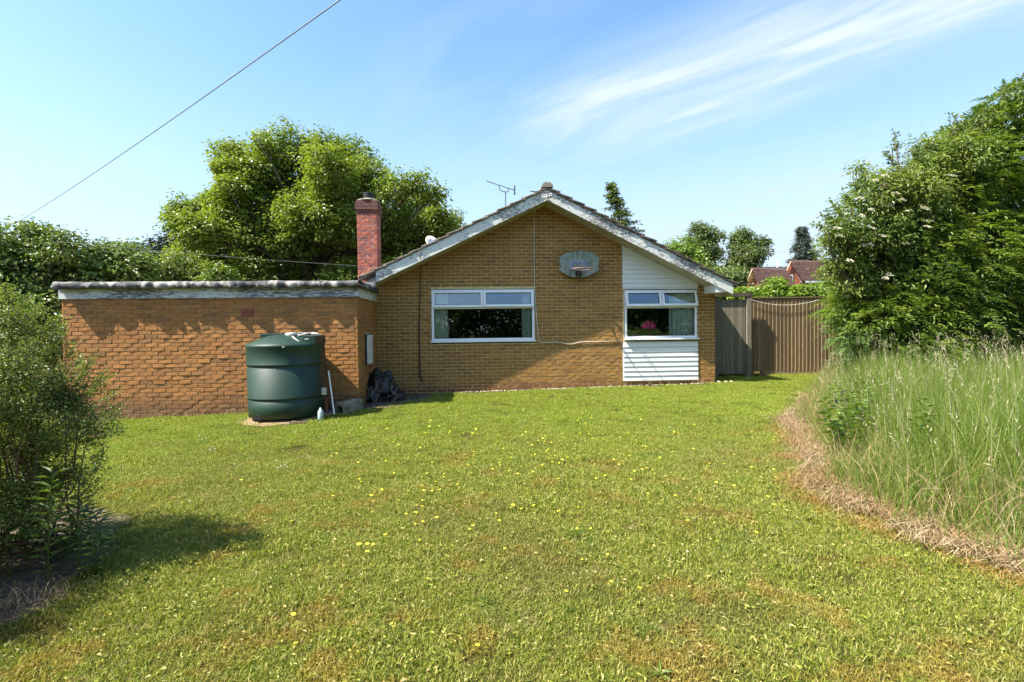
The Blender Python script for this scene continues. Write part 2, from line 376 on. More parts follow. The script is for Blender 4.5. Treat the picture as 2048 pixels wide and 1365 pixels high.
def lawn_mat():
    m, nt, b = newmat('lawn_blade'); out = [n for n in nt.nodes if n.type == 'OUTPUT_MATERIAL'][0]
    rnd = geo(nt, 'Random Per Island')
    c = ramp(nt, rnd, [(.0, (.05, .085, .008)), (.25, (.13, .175, .014)), (.5, (.24, .28, .028)), (.74, (.33, .345, .055)), (.88, (.39, .35, .10)), (1, (.50, .42, .18))])
    # bright fresh stretches, olive worn ones, rusty moss
    a = noise(nt, .45, 4, .6); c = mixc(nt, mapr(nt, a, .48, .62, 0, .7), c, mixc(nt, rnd, (.14, .15, .03), (.27, .25, .075)))
    sp = nt.nodes.new('ShaderNodeSeparateXYZ'); nt.links.new(geo(nt), sp.inputs[0])
    near = mapr(nt, mth(nt, 'ADD', sp.outputs[1], mth(nt, 'MULTIPLY', noise(nt, .7, 3), 3)), 5.5, 9.5, 0, .62)
    c = mixc(nt, near, c, mixc(nt, rnd, (.16, .24, .014), (.33, .40, .04)))
    g = noise(nt, 1.5, 5, .65, off=(3, 1, 0)); c = mixc(nt, mapr(nt, g, .57, .68, 0, .55), c, (.11, .18, .022))
    d = noise(nt, 1.9, 6, .7, off=(11, 5, 2)); c = mixc(nt, mth(nt, 'MULTIPLY', mapr(nt, d, .53, .63, 0, .5), mapr(nt, sp.outputs[1], 3.5, 8.5, 1, .15)), c, mixc(nt, rnd, (.29, .145, .022), (.42, .27, .08)))
    e = noise(nt, 3.2, 5, .7, off=(1, 15, 2)); c = mixc(nt, mapr(nt, e, .60, .70, 0, .65), c, (.34, .29, .13))
    nt.links.new(c, b.inputs['Base Color']); b.inputs['Roughness'].default_value = .5; b.inputs['Specular IOR Level'].default_value = .35
    t = node(nt, 'ShaderNodeBsdfTranslucent'); nt.links.new(mixc(nt, 1.0, c, (1.3, 1.35, .6), 'MULTIPLY'), t.inputs[0])
    mx = node(nt, 'ShaderNodeMixShader'); mx.inputs[0].default_value = .3
    nt.links.new(b.outputs[0], mx.inputs[1]); nt.links.new(t.outputs[0], mx.inputs[2]); nt.links.new(mx.outputs[0], out.inputs[0])
    return m
M_lawn = lawn_mat()
def ground_mat():
    m, nt, b = newmat('turf_soil')
    a = noise(nt, 1.4, 6, .65); c = ramp(nt, a, [(.35, (.04, .045, .012)), (.6, (.075, .062, .02))])
    nt.links.new(c, b.inputs['Base Color']); b.inputs['Roughness'].default_value = 1; b.inputs['Specular IOR Level'].default_value = 0
    bump(nt, b, noise(nt, 40, 5, .7), .8, .02); return m
M_ground = ground_mat()
M_soil = simple('bed_soil', (.10, .07, .042), 1, var=.6, scale=26, bmp=1, bscale=70, c2=(.03, .022, .014))
M_sand = simple('sandy_rubble_soil', (.30, .19, .10), 1, var=.4, scale=18, bmp=1, bscale=60, c2=(.17, .11, .065))

# ------------------------------------------------------------------ ground
def grid_coords(): 
    a = np.concatenate([np.linspace(-220, -14, 12), np.arange(-13.5, 13.6, .5), np.linspace(14, 220, 12)]); return a
gx = grid_coords(); gy = grid_coords()+3
V = np.array([(x, y, gz(x, y)) for y in gy for x in gx]); nx = len(gx)
Fi = [(j*nx+i, j*nx+i+1, (j+1)*nx+i+1, (j+1)*nx+i) for j in range(len(gy)-1) for i in range(nx-1)]
g = link('ground', np_mesh('ground', V, np.array(Fi), 4, M_ground)); tag(g, 'lawn soil sheet of the garden running to the horizon', kind='structure')

def interp(pts, t):
    return float(np.interp(t, [p[0] for p in pts], [p[1] for p in pts]))
STRAW_OUT = [(1.2, 3.9), (2.0, 3.65), (2.7, 3.25), (3.2, 3.0), (3.6, 2.95), (4.25, 3.05), (5.3, 3.6), (6.0, 4.1), (6.8, 4.3), (7.4, 5.0), (9, 6.35), (10.5, 7.7), (12, 9.0)]
TALL_IN = [(1.2, 4.2), (2.0, 3.85), (2.7, 3.42), (3.2, 3.2), (3.6, 3.14), (4.25, 3.36), (5.3, 4.0), (6.0, 4.45), (6.8, 4.75), (7.4, 5.3), (9, 6.5), (10.5, 7.8), (12, 9.1)]
BED = [(0.5, -3.4), (2.2, -3.0), (2.55, -2.75), (2.85, -2.6), (3.1, -2.48), (3.65, -2.58), (4.4, -2.95), (4.8, -3.6), (5.3, -6), (6, -9), (14, -9.5)]
def lawn_ok(x, y):
    w = .05*math.sin(y*4.1)+.06*math.sin(y*11.3+1)
    if x > interp(STRAW_OUT, y)+w: return False
    if x < interp(BED, y)+w*.7: return False
    if y > 11.05 and x < 5.5: return False
    if y > 11.9: return False
    if x < -2.15 and y > 9.38: return False
    if (x+3.15)**2+(y-8.8)**2 < .70**2: return False
    if -3.1 < x < -1.0 and y > 8.7 + (x+2.6)*.9 and y > 8.75: return False
    return True

# ------------------------------------------------------------------ vegetation generators
def unit(v): return v/np.maximum(np.linalg.norm(v, axis=-1, keepdims=True), 1e-9)
def leaves_arrays(pos, nrm, dirv, ln, wd, fold=.25):
    """folded rhombus leaves: 4 verts, 2 triangles each"""
    n = len(pos); nrm = unit(nrm); dirv = dirv - nrm*np.sum(dirv*nrm, 1, keepdims=True); dirv = unit(dirv)
    side = np.cross(nrm, dirv); ln = ln[:, None]; wd = wd[:, None]
    a = pos; t = pos+dirv*ln - nrm*ln*.12; l = pos+dirv*ln*.45+side*wd*.5+nrm*wd*fold; r = pos+dirv*ln*.45-side*wd*.5+nrm*wd*fold
    V = np.stack([a, l, t, r], 1).reshape(-1, 3)
    b = (np.arange(n)*4)[:, None]
    F = np.concatenate([b+np.array([[0, 2, 1]]), b+np.array([[0, 3, 2]])], 1).reshape(-1, 3)
    return V, F
def rand_dirs(n): return unit(rng.normal(size=(n, 3)))
def blades_arrays(pos, h, w, lean, az=None, bend=.6, mid=.55):
    """grass blades: 5 verts, 3 faces (as tris)"""
    n = len(pos); az = rng.uniform(0, 2*np.pi, n) if az is None else az
    fa = rng.uniform(0, 2*np.pi, n)
    side = np.stack([np.cos(fa), np.sin(fa), np.zeros(n)], 1)*w[:, None]*.5
    ld = np.stack([np.cos(az), np.sin(az), np.zeros(n)], 1)
    upv = np.array([0, 0, 1.])
    m_ = pos + ld*(h*lean*mid*(1-bend*.5))[:, None] + upv*(h*mid)[:, None]
    zt = h*np.sqrt(np.clip(1-(lean*.8)**2, .05, 1))
    t_ = pos + ld*(h*lean)[:, None] + upv*zt[:, None]
    V = np.stack([pos-side, pos+side, m_-side*.8, m_+side*.8, t_], 1).reshape(-1, 3)
    b = (np.arange(n)*5)[:, None]
    F = np.concatenate([b+np.array([[0, 1, 3]]), b+np.array([[0, 3, 2]]), b+np.array([[2, 3, 4]])], 1).reshape(-1, 3)
    return V, F
def merge(parts):
    Vs, Fs, o = [], [], 0
    for v, f in parts: Vs.append(v); Fs.append(f+o); o += len(v)
    return np.concatenate(Vs), np.concatenate(Fs)
def lobes_px(lst, Y, dy=1.0, depth=1.0, seed=0):
    r_ = random.Random(seed); out = []
    for px, py, rad in lst:
        y = Y + r_.uniform(-dy, dy); c = P(px, py, y); r = rad*y/FPX
        out.append((np.array(c), np.array([r, r*depth, r])))
    return out
def crown_points(lobes, npuff, shell=.45, zmin=.2, gap=0., gfreq=1.6, rough=.55):
    w = np.array([l[1][0]**2 for l in lobes]); w = w/w.sum()
    idx = rng.choice(len(lobes), npuff, p=w); C = np.array([l[0] for l in lobes])[idx]; Rr = np.array([l[1] for l in lobes])[idx]
    d = rand_dirs(npuff); rr = shell+(1-shell)*rng.random(npuff)**.6
    p = C + d*Rr*rr[:, None]
    if rough:
        f = 1.7/np.median(Rr[:, 0]); nz = np.array([mnoise.noise(Vector(q)*f+Vector((7, 3, 1)))+.5*mnoise.noise(Vector(q)*f*2.6) for q in p]); p = C + d*Rr*(rr*(1+rough*nz))[:, None]
    ok = p[:, 2] > zmin
    if gap > 0:
        f = gfreq/np.median(Rr[:, 0]); nz = np.array([mnoise.noise(Vector(q)*f) for q in p]); ok &= nz > np.quantile(nz, gap)
    return p[ok], d[ok], C[ok]
def crown(name, lobes, npuff, per, leaf, mat, parent, pr=.3, shell=.45, droop=0., upb=.6, aspect=.75, zmin=.2, tmpl=None, origin=None, gap=.25, gfreq=1.6, rough=.55):
    p, d, C = crown_points(lobes, npuff, shell, zmin, gap, gfreq, rough); n = len(p)
    sz = rng.uniform(.6, 1.3, n)
    off = np.clip(rng.normal(size=(n, per, 3)), -1.7, 1.7)*np.array([1, 1, .6])*pr*sz[:, None, None]
    pos = (p[:, None]+off).reshape(-1, 3); k = len(pos)
    outd = unit(np.repeat(d, per, 0)*.7+unit(off.reshape(-1, 3))*.6)
    nrm = unit(outd*.45+np.array([0, 0, upb])+rand_dirs(k)*.55)
    dirv = outd*.8+rand_dirs(k)*.6-np.array([0, 0, droop])
    ln = rng.uniform(.5, 1.3, k)*leaf
    V, F = leaves_arrays(pos, nrm, dirv, ln, ln*aspect)
    o0 = np.array(origin if origin is not None else V.mean(0)); 
    o = link(name, np_mesh(name, V-o0, F, 3, mat), parent, Vector(o0)); return o, p
def limb(mb, a, b, r0, r1, seg=7, wob=.06, sag=0, n=6):
    a = Vector(a); b = Vector(b); L_ = (b-a).length; pts = []; rs = []
    ph = random.uniform(0, 6)
    for i in range(seg+1):
        t = i/seg; q = a.lerp(b, t); s_ = math.sin(t*math.pi)
        q += Vector((math.sin(ph+t*4), math.cos(ph*1.7+t*3.3), math.sin(ph*.6+t*5)*.7))*L_*wob*s_
        q.z += sag*s_*L_
        pts.append(q); rs.append(r0*(1-t)+r1*t)
    mb.tube(pts, rs, n); return pts

def tree(name, label, cat, base, lobes, npuff, per, leaf, mat, trunk_r, fork, bark=None, pr=.3, group=None, nl=1.0, twigs=0, **kw):
    root = empty(name, base, label, cat, group)
    mb = MB(); f = Vector(fork)
    limb(mb, Vector(base)-Vector((0, 0, .2)), f, trunk_r, trunk_r*.7, 5, .02, n=8)
    for c, r in lobes:
        if random.random() > nl: continue
        a = f if random.random() < .65 else Vector(base).lerp(f, .75)
        r0 = trunk_r*random.uniform(.25, .5)
        limb(mb, a, Vector(c), r0, r0*.25, 7, .07, -.06)
        for _ in range(3):
            d = Vector(rand_dirs(1)[0]); d.z = abs(d.z)*.6
            limb(mb, Vector(c), Vector(c)+Vector(np.array(d)*r*.8), r0*.25, r0*.06, 4, .08, n=4)
    mb.build('trunk', bark or M_bark, root, smooth=True)
    o, p = crown('crown', lobes, npuff, per, leaf, mat, root, pr=pr, **kw)
    if twigs:
        tw = MB()
        for i in rng.choice(len(p), min(twigs, len(p)), replace=False):
            q = Vector(p[i]); j = min(range(len(lobes)), key=lambda k: (Vector(lobes[k][0])-q).length)
            limb(tw, Vector(lobes[j][0]), q, .012*leaf/.12, .004*leaf/.12, 3, .08, n=3)
        tw.build('twigs', bark or M_twig, root)['kind'] = 'stuff'
    return root

# ------------------------------------------------------------------ bungalow
YM, YG = 11.14, 9.44
YV = YM-.58            # front of the bargeboards
XL, XR = -2.2, 5.46
OP = P(861, 579, YM); OQ = P(1071, 686, YM)
W1 = (OP.x, OQ.x, OQ.z, OP.z)        # left window x0,x1,z0,z1
OP = P(1248, 579.5, YM); OQ = P(1396, 681.5, YM)
W2 = (OP.x, OQ.x, OQ.z, OP.z)
CLX0, CLX1 = P(1245, 600, YM).x, P(1395, 600, YM).x
CLZ0 = P(1300, 761, YM).z
ab = P(1094.5, 400.5, YV); lb = P(749, 567, YV); rb = P(1429.5, 570.5, YV)
SL = (ab.z-lb.z)/(ab.x-lb.x); SR = (ab.z-rb.z)/(rb.x-ab.x); AX = ab.x; AZ = ab.z
def roof_z(x): return AZ - (SL*(AX-x) if x < AX else SR*(x-AX))
bung = empty('brick_bungalow', (1.5, YM, gz(1.5, YM)), 'yellow brick bungalow gable end with peeling white bargeboards and tiled roof', 'house')
# core wall with openings (built from butt-jointed blocks)
mb = MB(); yc0, yc1 = YM+.0045, YM+.24
def blk(x0, x1, z0, z1): mb.box(x0, x1, yc0, yc1, z0, z1)
ztop = 2.30
blk(XL, W1[0], -.3, W1[3]); blk(W1[0], W1[1], -.3, W1[2]); blk(W1[1], CLX0, -.3, W1[3]); blk(CLX0, W2[0], -.3, W1[3]) if W2[0]-CLX0 > .002 else None
blk(CLX0 if W2[0]-CLX0 <= .002 else W2[0], W2[1], -.3, W2[2]); blk(W2[1], XR, -.3, W1[3])
poly = [(XL, W1[3]+.0005), (CLX0, W1[3]+.0005), (CLX0, roof_z(CLX0)+.05), (AX, AZ+.05), (XL, roof_z(XL)+.05)]
mb.prism(poly, yc0, yc1)
zt2 = max(W1[3], W2[3])+.0005
mb.prism([(CLX0, zt2), (XR, zt2), (XR, max(roof_z(XR)+.05, zt2+.01)), (CLX0, roof_z(CLX0)+.05)], yc0, yc1)
mb.build('wall', M_mortar, bung)

def brick_mesh(name, L_, H, D, mat, seed):
    r_ = random.Random(seed); ch = .004
    j = lambda a=.0022: r_.uniform(-a, a)
    x, z = L_/2, H/2; vs = []
    for yy, e in ((D, 0), (.004, 0), (0, ch)):
        for sx, sz in ((-1, -1), (1, -1), (1, 1), (-1, 1)):
            vs.append((sx*(x-e)+(j() if e else j(.001)), yy+(j(.003) if e else 0), sz*(z-e)+(j(.0015))))
    # an extra ridge across the face gives the split, uneven look
    vs += [(j(.02), -.003+j(.003), -(z-ch)), (j(.02), -.002+j(.003), z-ch)]
    fs = []
    for a in (0, 4):
        for i in range(4): fs.append((a+i, a+(i+1) % 4, a+4+(i+1) % 4, a+4+i))
    fs += [(8, 12, 13, 11), (12, 9, 10, 13)]
    me = bpy.data.meshes.new(name); me.from_pydata(vs, [], fs); me.materials.append(mat); me.update(); return me
def bond(x0f, x1f, z0, z1, blocked, clipline=None, phase=0., pitch=.225, zbase=0.):
    """stretcher bond pieces (x0,x1,z0,z1[,poly]) clear of the blocked boxes"""
    out = []; r0 = math.ceil((z0-zbase)/.075-1e-6)
    k = r0
    while zbase+k*.075 < z1-.03:
        za = zbase+k*.075; zb = za+.065
        segs = [(x0f, x1f)]
        for bx0, bx1, bz0, bz1 in blocked:
            if zb > bz0+.012 and za < bz1-.012:
                ns = []
                for a, b in segs:
                    if bx1 <= a or bx0 >= b: ns.append((a, b)); continue
                    if bx0 > a: ns.append((a, bx0))
                    if bx1 < b: ns.append((bx1, b))
                segs = ns
        par = .1125*(k % 2)
        for a, b in segs:
            i = math.floor((a-par)/pitch)
            while i*pitch+par < b-.005:
                p0 = max(a, i*pitch+par+.005); p1 = min(b, (i+1)*pitch+par-.005)
                if p1-p0 > .02: out.append((p0, p1, za, zb))
                i += 1
        k += 1
    return out
def clip_poly(poly, fn):
    out = []
    for i in range(len(poly)):
        a, b = poly[i], poly[(i+1) % len(poly)]; fa, fb = fn(a), fn(b)
        if fa >= 0: out.append(a)
        if (fa >= 0) != (fb >= 0):
            t = fa/(fa-fb); out.append((a[0]+(b[0]-a[0])*t, a[1]+(b[1]-a[1])*t))
    return out
def lay_bricks(pieces, yface, parent, mat, single, order_key, clipfn=None, seed=1, out_j=.004, tilt=.012, base=0.0, axis='x', name='brick', sname='brickwork'):
    r_ = random.Random(seed)
    D = .03
    variants = [brick_mesh('brick', .215, .065, D, mat, seed*100+i) for i in range(8)]
    half = [brick_mesh('brick', .1025, .065, D, mat, seed*100+50+i) for i in range(4)]
    full = []; rest = MB()
    for (a, b, za, zb) in pieces:
        c = ((a+b)/2, (za+zb)/2); clipped = False
        if clipfn:
            poly = [(a, za), (b, za), (b, zb), (a, zb)]
            if any(clipfn(q) < 0 for q in poly):
                poly = clip_poly(poly, clipfn); clipped = True
                if len(poly) < 3: continue
                ys = yface - r_.uniform(0, out_j)
                rest.prism(poly, ys, ys+D); continue
        full.append((a, b, za, zb))
    full.sort(key=order_key)
    cnt = 0
    for i, (a, b, za, zb) in enumerate(full):
        w = b-a; dy = -r_.uniform(0, out_j); rx = r_.uniform(-tilt*1.6, tilt*.6); rz = r_.uniform(-tilt, tilt)*.6
        cx, cz = (a+b)/2+r_.uniform(-.0012, .0012), (za+zb)/2+r_.uniform(-.0012, .0012)
        me = variants[r_.randrange(8)] if w > .16 else half[r_.randrange(4)]
        sx = w/(.215 if w > .16 else .1025)
        if axis == 'x': loc = Vector((cx, yface+dy, cz)); rot = Euler((rx, 0, rz))
        else: loc = Vector((yface-dy, cx, cz)); rot = Euler((rx, 0, math.pi/2+rz))
        if cnt < single:
            link(name, me, parent, loc, rot, (sx, 1, 1)); cnt += 1
        else:
            mt = Matrix.LocRotScale(loc, rot, Vector((sx, 1, 1)))
            rest.add([mt @ v_.co for v_ in me.vertices], [tuple(p_.vertices) for p_ in me.polygons])
    if rest.v:
        o = rest.build(sname, mat, parent); o['kind'] = 'stuff'
    return cnt
block = [(W1[0]-.0, W1[1]+.0, W1[2], W1[3]), (CLX0, CLX1, CLZ0, 9)]
pcs = bond(XL+.004, XR, -.15, AZ, block)
lay_bricks(pcs, YM, bung, M_brick, 250, lambda q: ((q[0]+q[1])/2-.6)**2+(q[2]-1.2)**2*1.5 + (10 if q[2] < .1 else 0), clipfn=lambda q: roof_z(q[0])+.03-q[1], out_j=.003, tilt=.006)

# side walls and back of the house
mb = MB(); mb.box(XL, XL+.24, YM+.241, 20, -.3, roof_z(XL)); mb.box(XR-.24, XR, YM+.241, 20, -.3, roof_z(XR)+.05)
mb.build('side_wall', M_brick, bung)
mb = MB(); mb.prism([(XL, -.3), (XR, -.3), (XR, roof_z(XR)), (AX, AZ), (XL, roof_z(XL))], 20.001, 20.2)
mb.build('back_wall', M_brick, bung)
# rooms behind the windows
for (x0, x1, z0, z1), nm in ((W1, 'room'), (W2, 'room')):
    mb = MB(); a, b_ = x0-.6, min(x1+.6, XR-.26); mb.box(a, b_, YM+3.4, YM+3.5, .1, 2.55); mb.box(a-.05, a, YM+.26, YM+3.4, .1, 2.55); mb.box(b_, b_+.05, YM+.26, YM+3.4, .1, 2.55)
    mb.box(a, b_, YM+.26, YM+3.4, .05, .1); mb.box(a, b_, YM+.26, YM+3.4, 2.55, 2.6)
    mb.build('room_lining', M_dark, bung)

# bargeboards, soffit, tiles
BH = .205
def barge(x0, x1, y0, y1, h=BH, dz=0.):
    return [(x0, roof_z(x0)+dz), (x1, roof_z(x1)+dz), (x1, roof_z(x1)+h+dz), (x0, roof_z(x0)+h+dz)]
lbx = P(752, 560, YV).x; rbx = P(1466, 580, YV).x
MB().prism(barge(lbx, AX-.002, 0, 0, BH+.03), YV, YV+.025).build('bargeboard', M_barge, bung)
MB().prism(barge(AX+.002, rbx, 0, 0, BH+.01), YV, YV+.025).build('bargeboard', M_barge, bung)
mb = MB()
for a, b_ in ((XL, AX-.002), (AX+.002, XR+.2)):
    mb.prism([(a, roof_z(a)+.02), (b_, roof_z(b_)+.02), (b_, roof_z(b_)+.03), (a, roof_z(a)+.03)], YV+.026, YM-.002)
mb.build('soffit', M_soffit, bung)
# boxed eave at the right foot of the gable
q0 = P(1430, 571, YV+.03); q1 = P(1432, 585, YV+.03); q2 = P(1462, 583.5, YV+.03)
MB().prism([(q1.x, q1.z), (q2.x, q2.z), (q2.x, q2.z+.02), (q0.x, q0.z+.03)], YV+.027, YM+.2).build('eave_box', M_white, bung)
def slope_tiles(side, eave_x, ystart, nm_label):
    s = SL if side < 0 else SR; ang = math.atan(s); ridge = Vector((AX, 0, AZ+BH+.045))
    dirv = Vector((side*math.cos(ang), 0, -math.sin(ang))); nrm = Vector((side*math.sin(ang), 0, math.cos(ang)))
    Ltot = abs(eave_x-AX)/math.cos(ang); pitch = .305; n = int(Ltot/pitch)+1
    rest = MB()
    for i in range(n):
        s1 = min(Ltot, (i+1)*Ltot/n); s0 = max(0, s1-Ltot/n-.07)
        lo = ridge+dirv*s1+nrm*(.046 if side < 0 else .058); hi = ridge+dirv*s0+nrm*.010; t = .026 if side < 0 else .036
        def slab(mbb, y0, y1, dz=0):
            vs = [(hi-nrm*t), (lo-nrm*t), lo, hi]
            mbb.add([(p.x, y0, p.z+dz) for p in vs]+[(p.x, y1, p.z+dz*.6) for p in vs], [(0, 1, 2, 3), (7, 6, 5, 4), (0, 4, 5, 1), (1, 5, 6, 2), (2, 6, 7, 3), (3, 7, 4, 0)])
        w = .33
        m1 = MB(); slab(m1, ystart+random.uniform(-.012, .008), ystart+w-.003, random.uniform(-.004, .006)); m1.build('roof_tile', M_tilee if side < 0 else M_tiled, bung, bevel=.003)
        for k in range(1, 4):
            slab(rest, ystart+k*w, ystart+(k+1)*w-.003, random.uniform(-.004, .005))
        slab(rest, ystart+4*w, 20.3)
    o = rest.build('roof_slope', M_tile, bung); o['kind'] = 'stuff'
    # mortar bedding under the verge tiles
    MB().prism([(min(AX, eave_x), roof_z(min(AX, eave_x))+BH+.012), (max(AX, eave_x), roof_z(max(AX, eave_x))+BH+.012), (max(AX, eave_x), roof_z(max(AX, eave_x))+BH+.05), (min(AX, eave_x), roof_z(min(AX, eave_x))+BH+.05)], ystart+.03, ystart+.25).build('verge_mortar', M_tilee, bung)
slope_tiles(-1, P(717, 571, YV).x, YV-.035, 'l'); slope_tiles(1, rbx+.10, YV-.035, 'r')
mb = MB(); pts = [(AX-.13, AZ+BH+.0), (AX-.12, AZ+BH+.10)]
arc = [(AX+.125*math.cos(a), AZ+BH+.055+.115*math.sin(a)) for a in [i*math.pi/10 for i in range(11)]]
mb.prism(arc, YV-.05, YV+.40); mb.build('ridge_tile', M_tilee, bung, bevel=.006)
mb = MB(); mb.prism(arc, YV+.405, 20.3); mb.build('ridge', M_tile, bung)
# lead apron at the left foot of the gable
a = P(719, 572, YV-.01); b_ = P(754, 550, YV-.01); c_ = P(750, 573, YV-.01); d_ = P(742, 577, YV-.01)
MB().prism([(a.x, a.z-.01), (d_.x, d_.z), (c_.x, c_.z), (b_.x-.02, b_.z-.03), (a.x+.02, a.z+.0)], YV-.012, YV+.02).build('lead_apron', M_lead, bung)
mb = MB(); a1 = P(722, 573.5, YV-.05); a2 = P(735, 566, YV-.05); a3 = P(746, 569, YV-.05); a4 = P(744, 576, YV-.05)
mb.tube([a1, a2, a3, a4], .012, 6); mb.build('flashing_fold', M_greyp, bung)

# cladding boards, each a part
cp = .104
z = W2[3]+.035
while z < roof_z(CLX0)+.02:
    x1 = CLX1
    poly = [(CLX0, z), (x1, z), (x1, z+cp-.004), (CLX0, z+cp-.004)]
    poly = clip_poly(poly, lambda q: roof_z(q[0])+.03-q[1])
    if len(poly) >= 3:
        n = len(poly)
        vs = [(x, YM-.012-.014*(1-(zz-z)/cp), zz) for x, zz in poly]+[(x, YM+.0035, zz) for x, zz in poly]
        MB().add(vs, [tuple(range(n)), tuple(range(2*n-1, n-1, -1))]+[(i, n+i, n+(i+1) % n, (i+1) % n) for i in range(n)]).build('cladding_board', M_clad, bung)
    z += cp
zt = W2[2]-.02; nb = 8; cp2 = (zt-CLZ0)/nb
for i in range(nb):
    z = CLZ0+i*cp2
    poly = [(CLX0, z), (CLX1, z), (CLX1, z+cp2-.003), (CLX0, z+cp2-.003)]
    vs = [(x+random.uniform(-.002, .002), YM-.010-.020*(1-(zz-z)/cp2), zz) for x, zz in poly]+[(x, YM+.0035, zz) for x, zz in poly]
    MB().add(vs, [(0, 1, 2, 3), (7, 6, 5, 4)]+[(k, 4+k, 4+(k+1) % 4, (k+1) % 4) for k in range(4)]).build('cladding_board', M_clad, bung)
MB().box(CLX0, CLX1, YM-.010, YM+.0035, W2[3]+.003, W2[3]+.032).build('head_trim', M_clad, bung)

# windows
def window(W, opens, label):
    x0, x1, z0, z1 = W; g_ = .012
    x0 += g_; x1 -= g_; z1 -= g_; z0 += .012
    w = empty('window', (0, 0, 0), label); w.parent = bung; w.location = Vector(((x0+x1)/2, YM, z0))-bung.location
    fy0, fy1 = YM+.012, YM+.075; t = .055
    zt = z1 - (z1-z0)*.335    # transom centre
    mb = MB()
    mb.box(x0, x0+t, fy0, fy1, z0+.055, z1); mb.box(x1-t, x1, fy0, fy1, z0+.055, z1)
    mb.box(x0+t, x1-t, fy0, fy1, z1-.045, z1); mb.box(x0+t, x1-t, fy0, fy1, z0+.055, z0+.105); mb.box(x0+t, x1-t, fy0+.001, fy1, zt-.028, zt+.028)
    xm = (x0+x1)/2; mb.box(xm-.022, xm+.022, fy0+.002, fy1, zt+.0285, z1-.0455)
    mb.build('frame', M_upvc, w, bevel=.004)
    mb = MB(); mb.box(x0-.02, x1+.02, YM-(.09 if W is W2 else .05), YM+.074, z0+.018, z0+.053); mb.build('sill', M_upvc, w, bevel=.006)
    MB().box(x0-.011, x1+.011, YM+.016, YM+.06, z0+.02, z1+.011).v  # (joint stays open)
    mb = MB(); mb.box(x0+t, x1-t, fy0+.03, fy0+.036, z0+.106, zt-.029); mb.build('pane', M_glass, w)
    mb = MB(); bd = .012
    mb.box(x0+t, x1-t, fy0+.018, fy0+.03, z0+.105, z0+.105+bd); mb.box(x0+t, x1-t, fy0+.018, fy0+.03, zt-.028-bd, zt-.028)
    mb.box(x0+t, x0+t+bd, fy0+.018, fy0+.03, z0+.117, zt-.04); mb.box(x1-t-bd, x1-t, fy0+.018, fy0+.03, z0+.117, zt-.04); mb.build('glazing_seal', M_seal, w)
    for i, (a, b_) in enumerate(((x0+.022, xm-.006), (xm+.006, x1-.022))):
        ang = opens[i]; za, zb = zt+.006, z1-.018; s = .055; hy = YM-.004
        mbs = MB(); d0, d1 = 0, .05
        mbs.box(a, a+s, d0, d1, za-zb, 0); mbs.box(b_-s, b_, d0, d1, za-zb, 0); mbs.box(a+s, b_-s, d0, d1, -s, 0); mbs.box(a+s, b_-s, d0, d1, za-zb, za-zb+s)
        # coordinates relative to the top hinge; tilt about x
        me = mbs.mesh('sash', M_upvc); o = link('sash', me, w, (0, hy, zb), Euler((-ang, 0, 0)))
        bv = o.modifiers.new('bevel', 'BEVEL'); bv.width = .004; bv.segments = 2
        mg = MB().box(a+s, b_-s, .02, .026, za-zb+s, -s); link('pane', mg.mesh('pane', M_glass), w, (0, hy, zb), Euler((-ang, 0, 0)))
        ms = MB(); ms.box(a+s, b_-s, .008, .02, -s-.01, -s); ms.box(a+s, b_-s, .008, .02, za-zb+s, za-zb+s+.01); ms.box(a+s, a+s+.01, .008, .02, za-zb+s+.01, -s-.01); ms.box(b_-s-.01, b_-s, .008, .02, za-zb+s+.01, -s-.01)
        link('sash_seal', ms.mesh('sash_seal', M_seal), w, (0, hy, zb), Euler((-ang, 0, 0)))
    return w
window(W1, (R(6), R(10)), 'wide white framed window with only its right top sash ajar')
window(W2, (R(15), R(17)), 'white framed window in the white boarding with both top sashes open')
def curtain(x0, x1, z0, z1, label, pinch=0):
    n = 60; V_, F_ = [], []
    for k, zz in enumerate(np.linspace(z1, z0, 9)):
        t = k/8; e = pinch*math.sin(t*math.pi)*.5
        for i in range(n):
            u_ = i/(n-1); x = x0+(x1-x0-e)*u_; y = YM+.125+.03*math.sin(u_*math.pi*2*5+math.sin(t*2))+.012*math.sin(u_*31)
            V_.append((x, y, zz))
    for k in range(8):
        for i in range(n-1): F_.append((k*n+i, k*n+i+1, (k+1)*n+i+1, (k+1)*n+i))
    me = np_mesh('curtain', np.array(V_)-np.array([x0, YM+.2, z0]), np.array(F_), 4, M_curtain, True)
    tag(link('curtain', me, None, (x0, YM+.2, z0)), label, 'curtain', 'pale curtains inside the windows')
cz0, cz1 = W1[2]+.02, W1[3]+.08
curtain(W1[0]+.03, P(898, 640, YM).x, cz0, cz1, 'pale green curtain at the left edge of the wide window', .06)
curtain(P(1045, 640, YM).x, W1[1]-.03, cz0, cz1, 'narrow pale curtain at the right edge of the wide window', -.0)
curtain(P(1343, 640, YM).x, W2[1]-.03, W2[2]+.02, W2[3]+.08, 'pale curtain drawn across the right third of the smaller window')
curtain(W2[0]+.02, P(1257.5, 640, YM).x, W2[2]+.02, W2[3]+.08, 'thin sliver of curtain at the left edge of the smaller window')

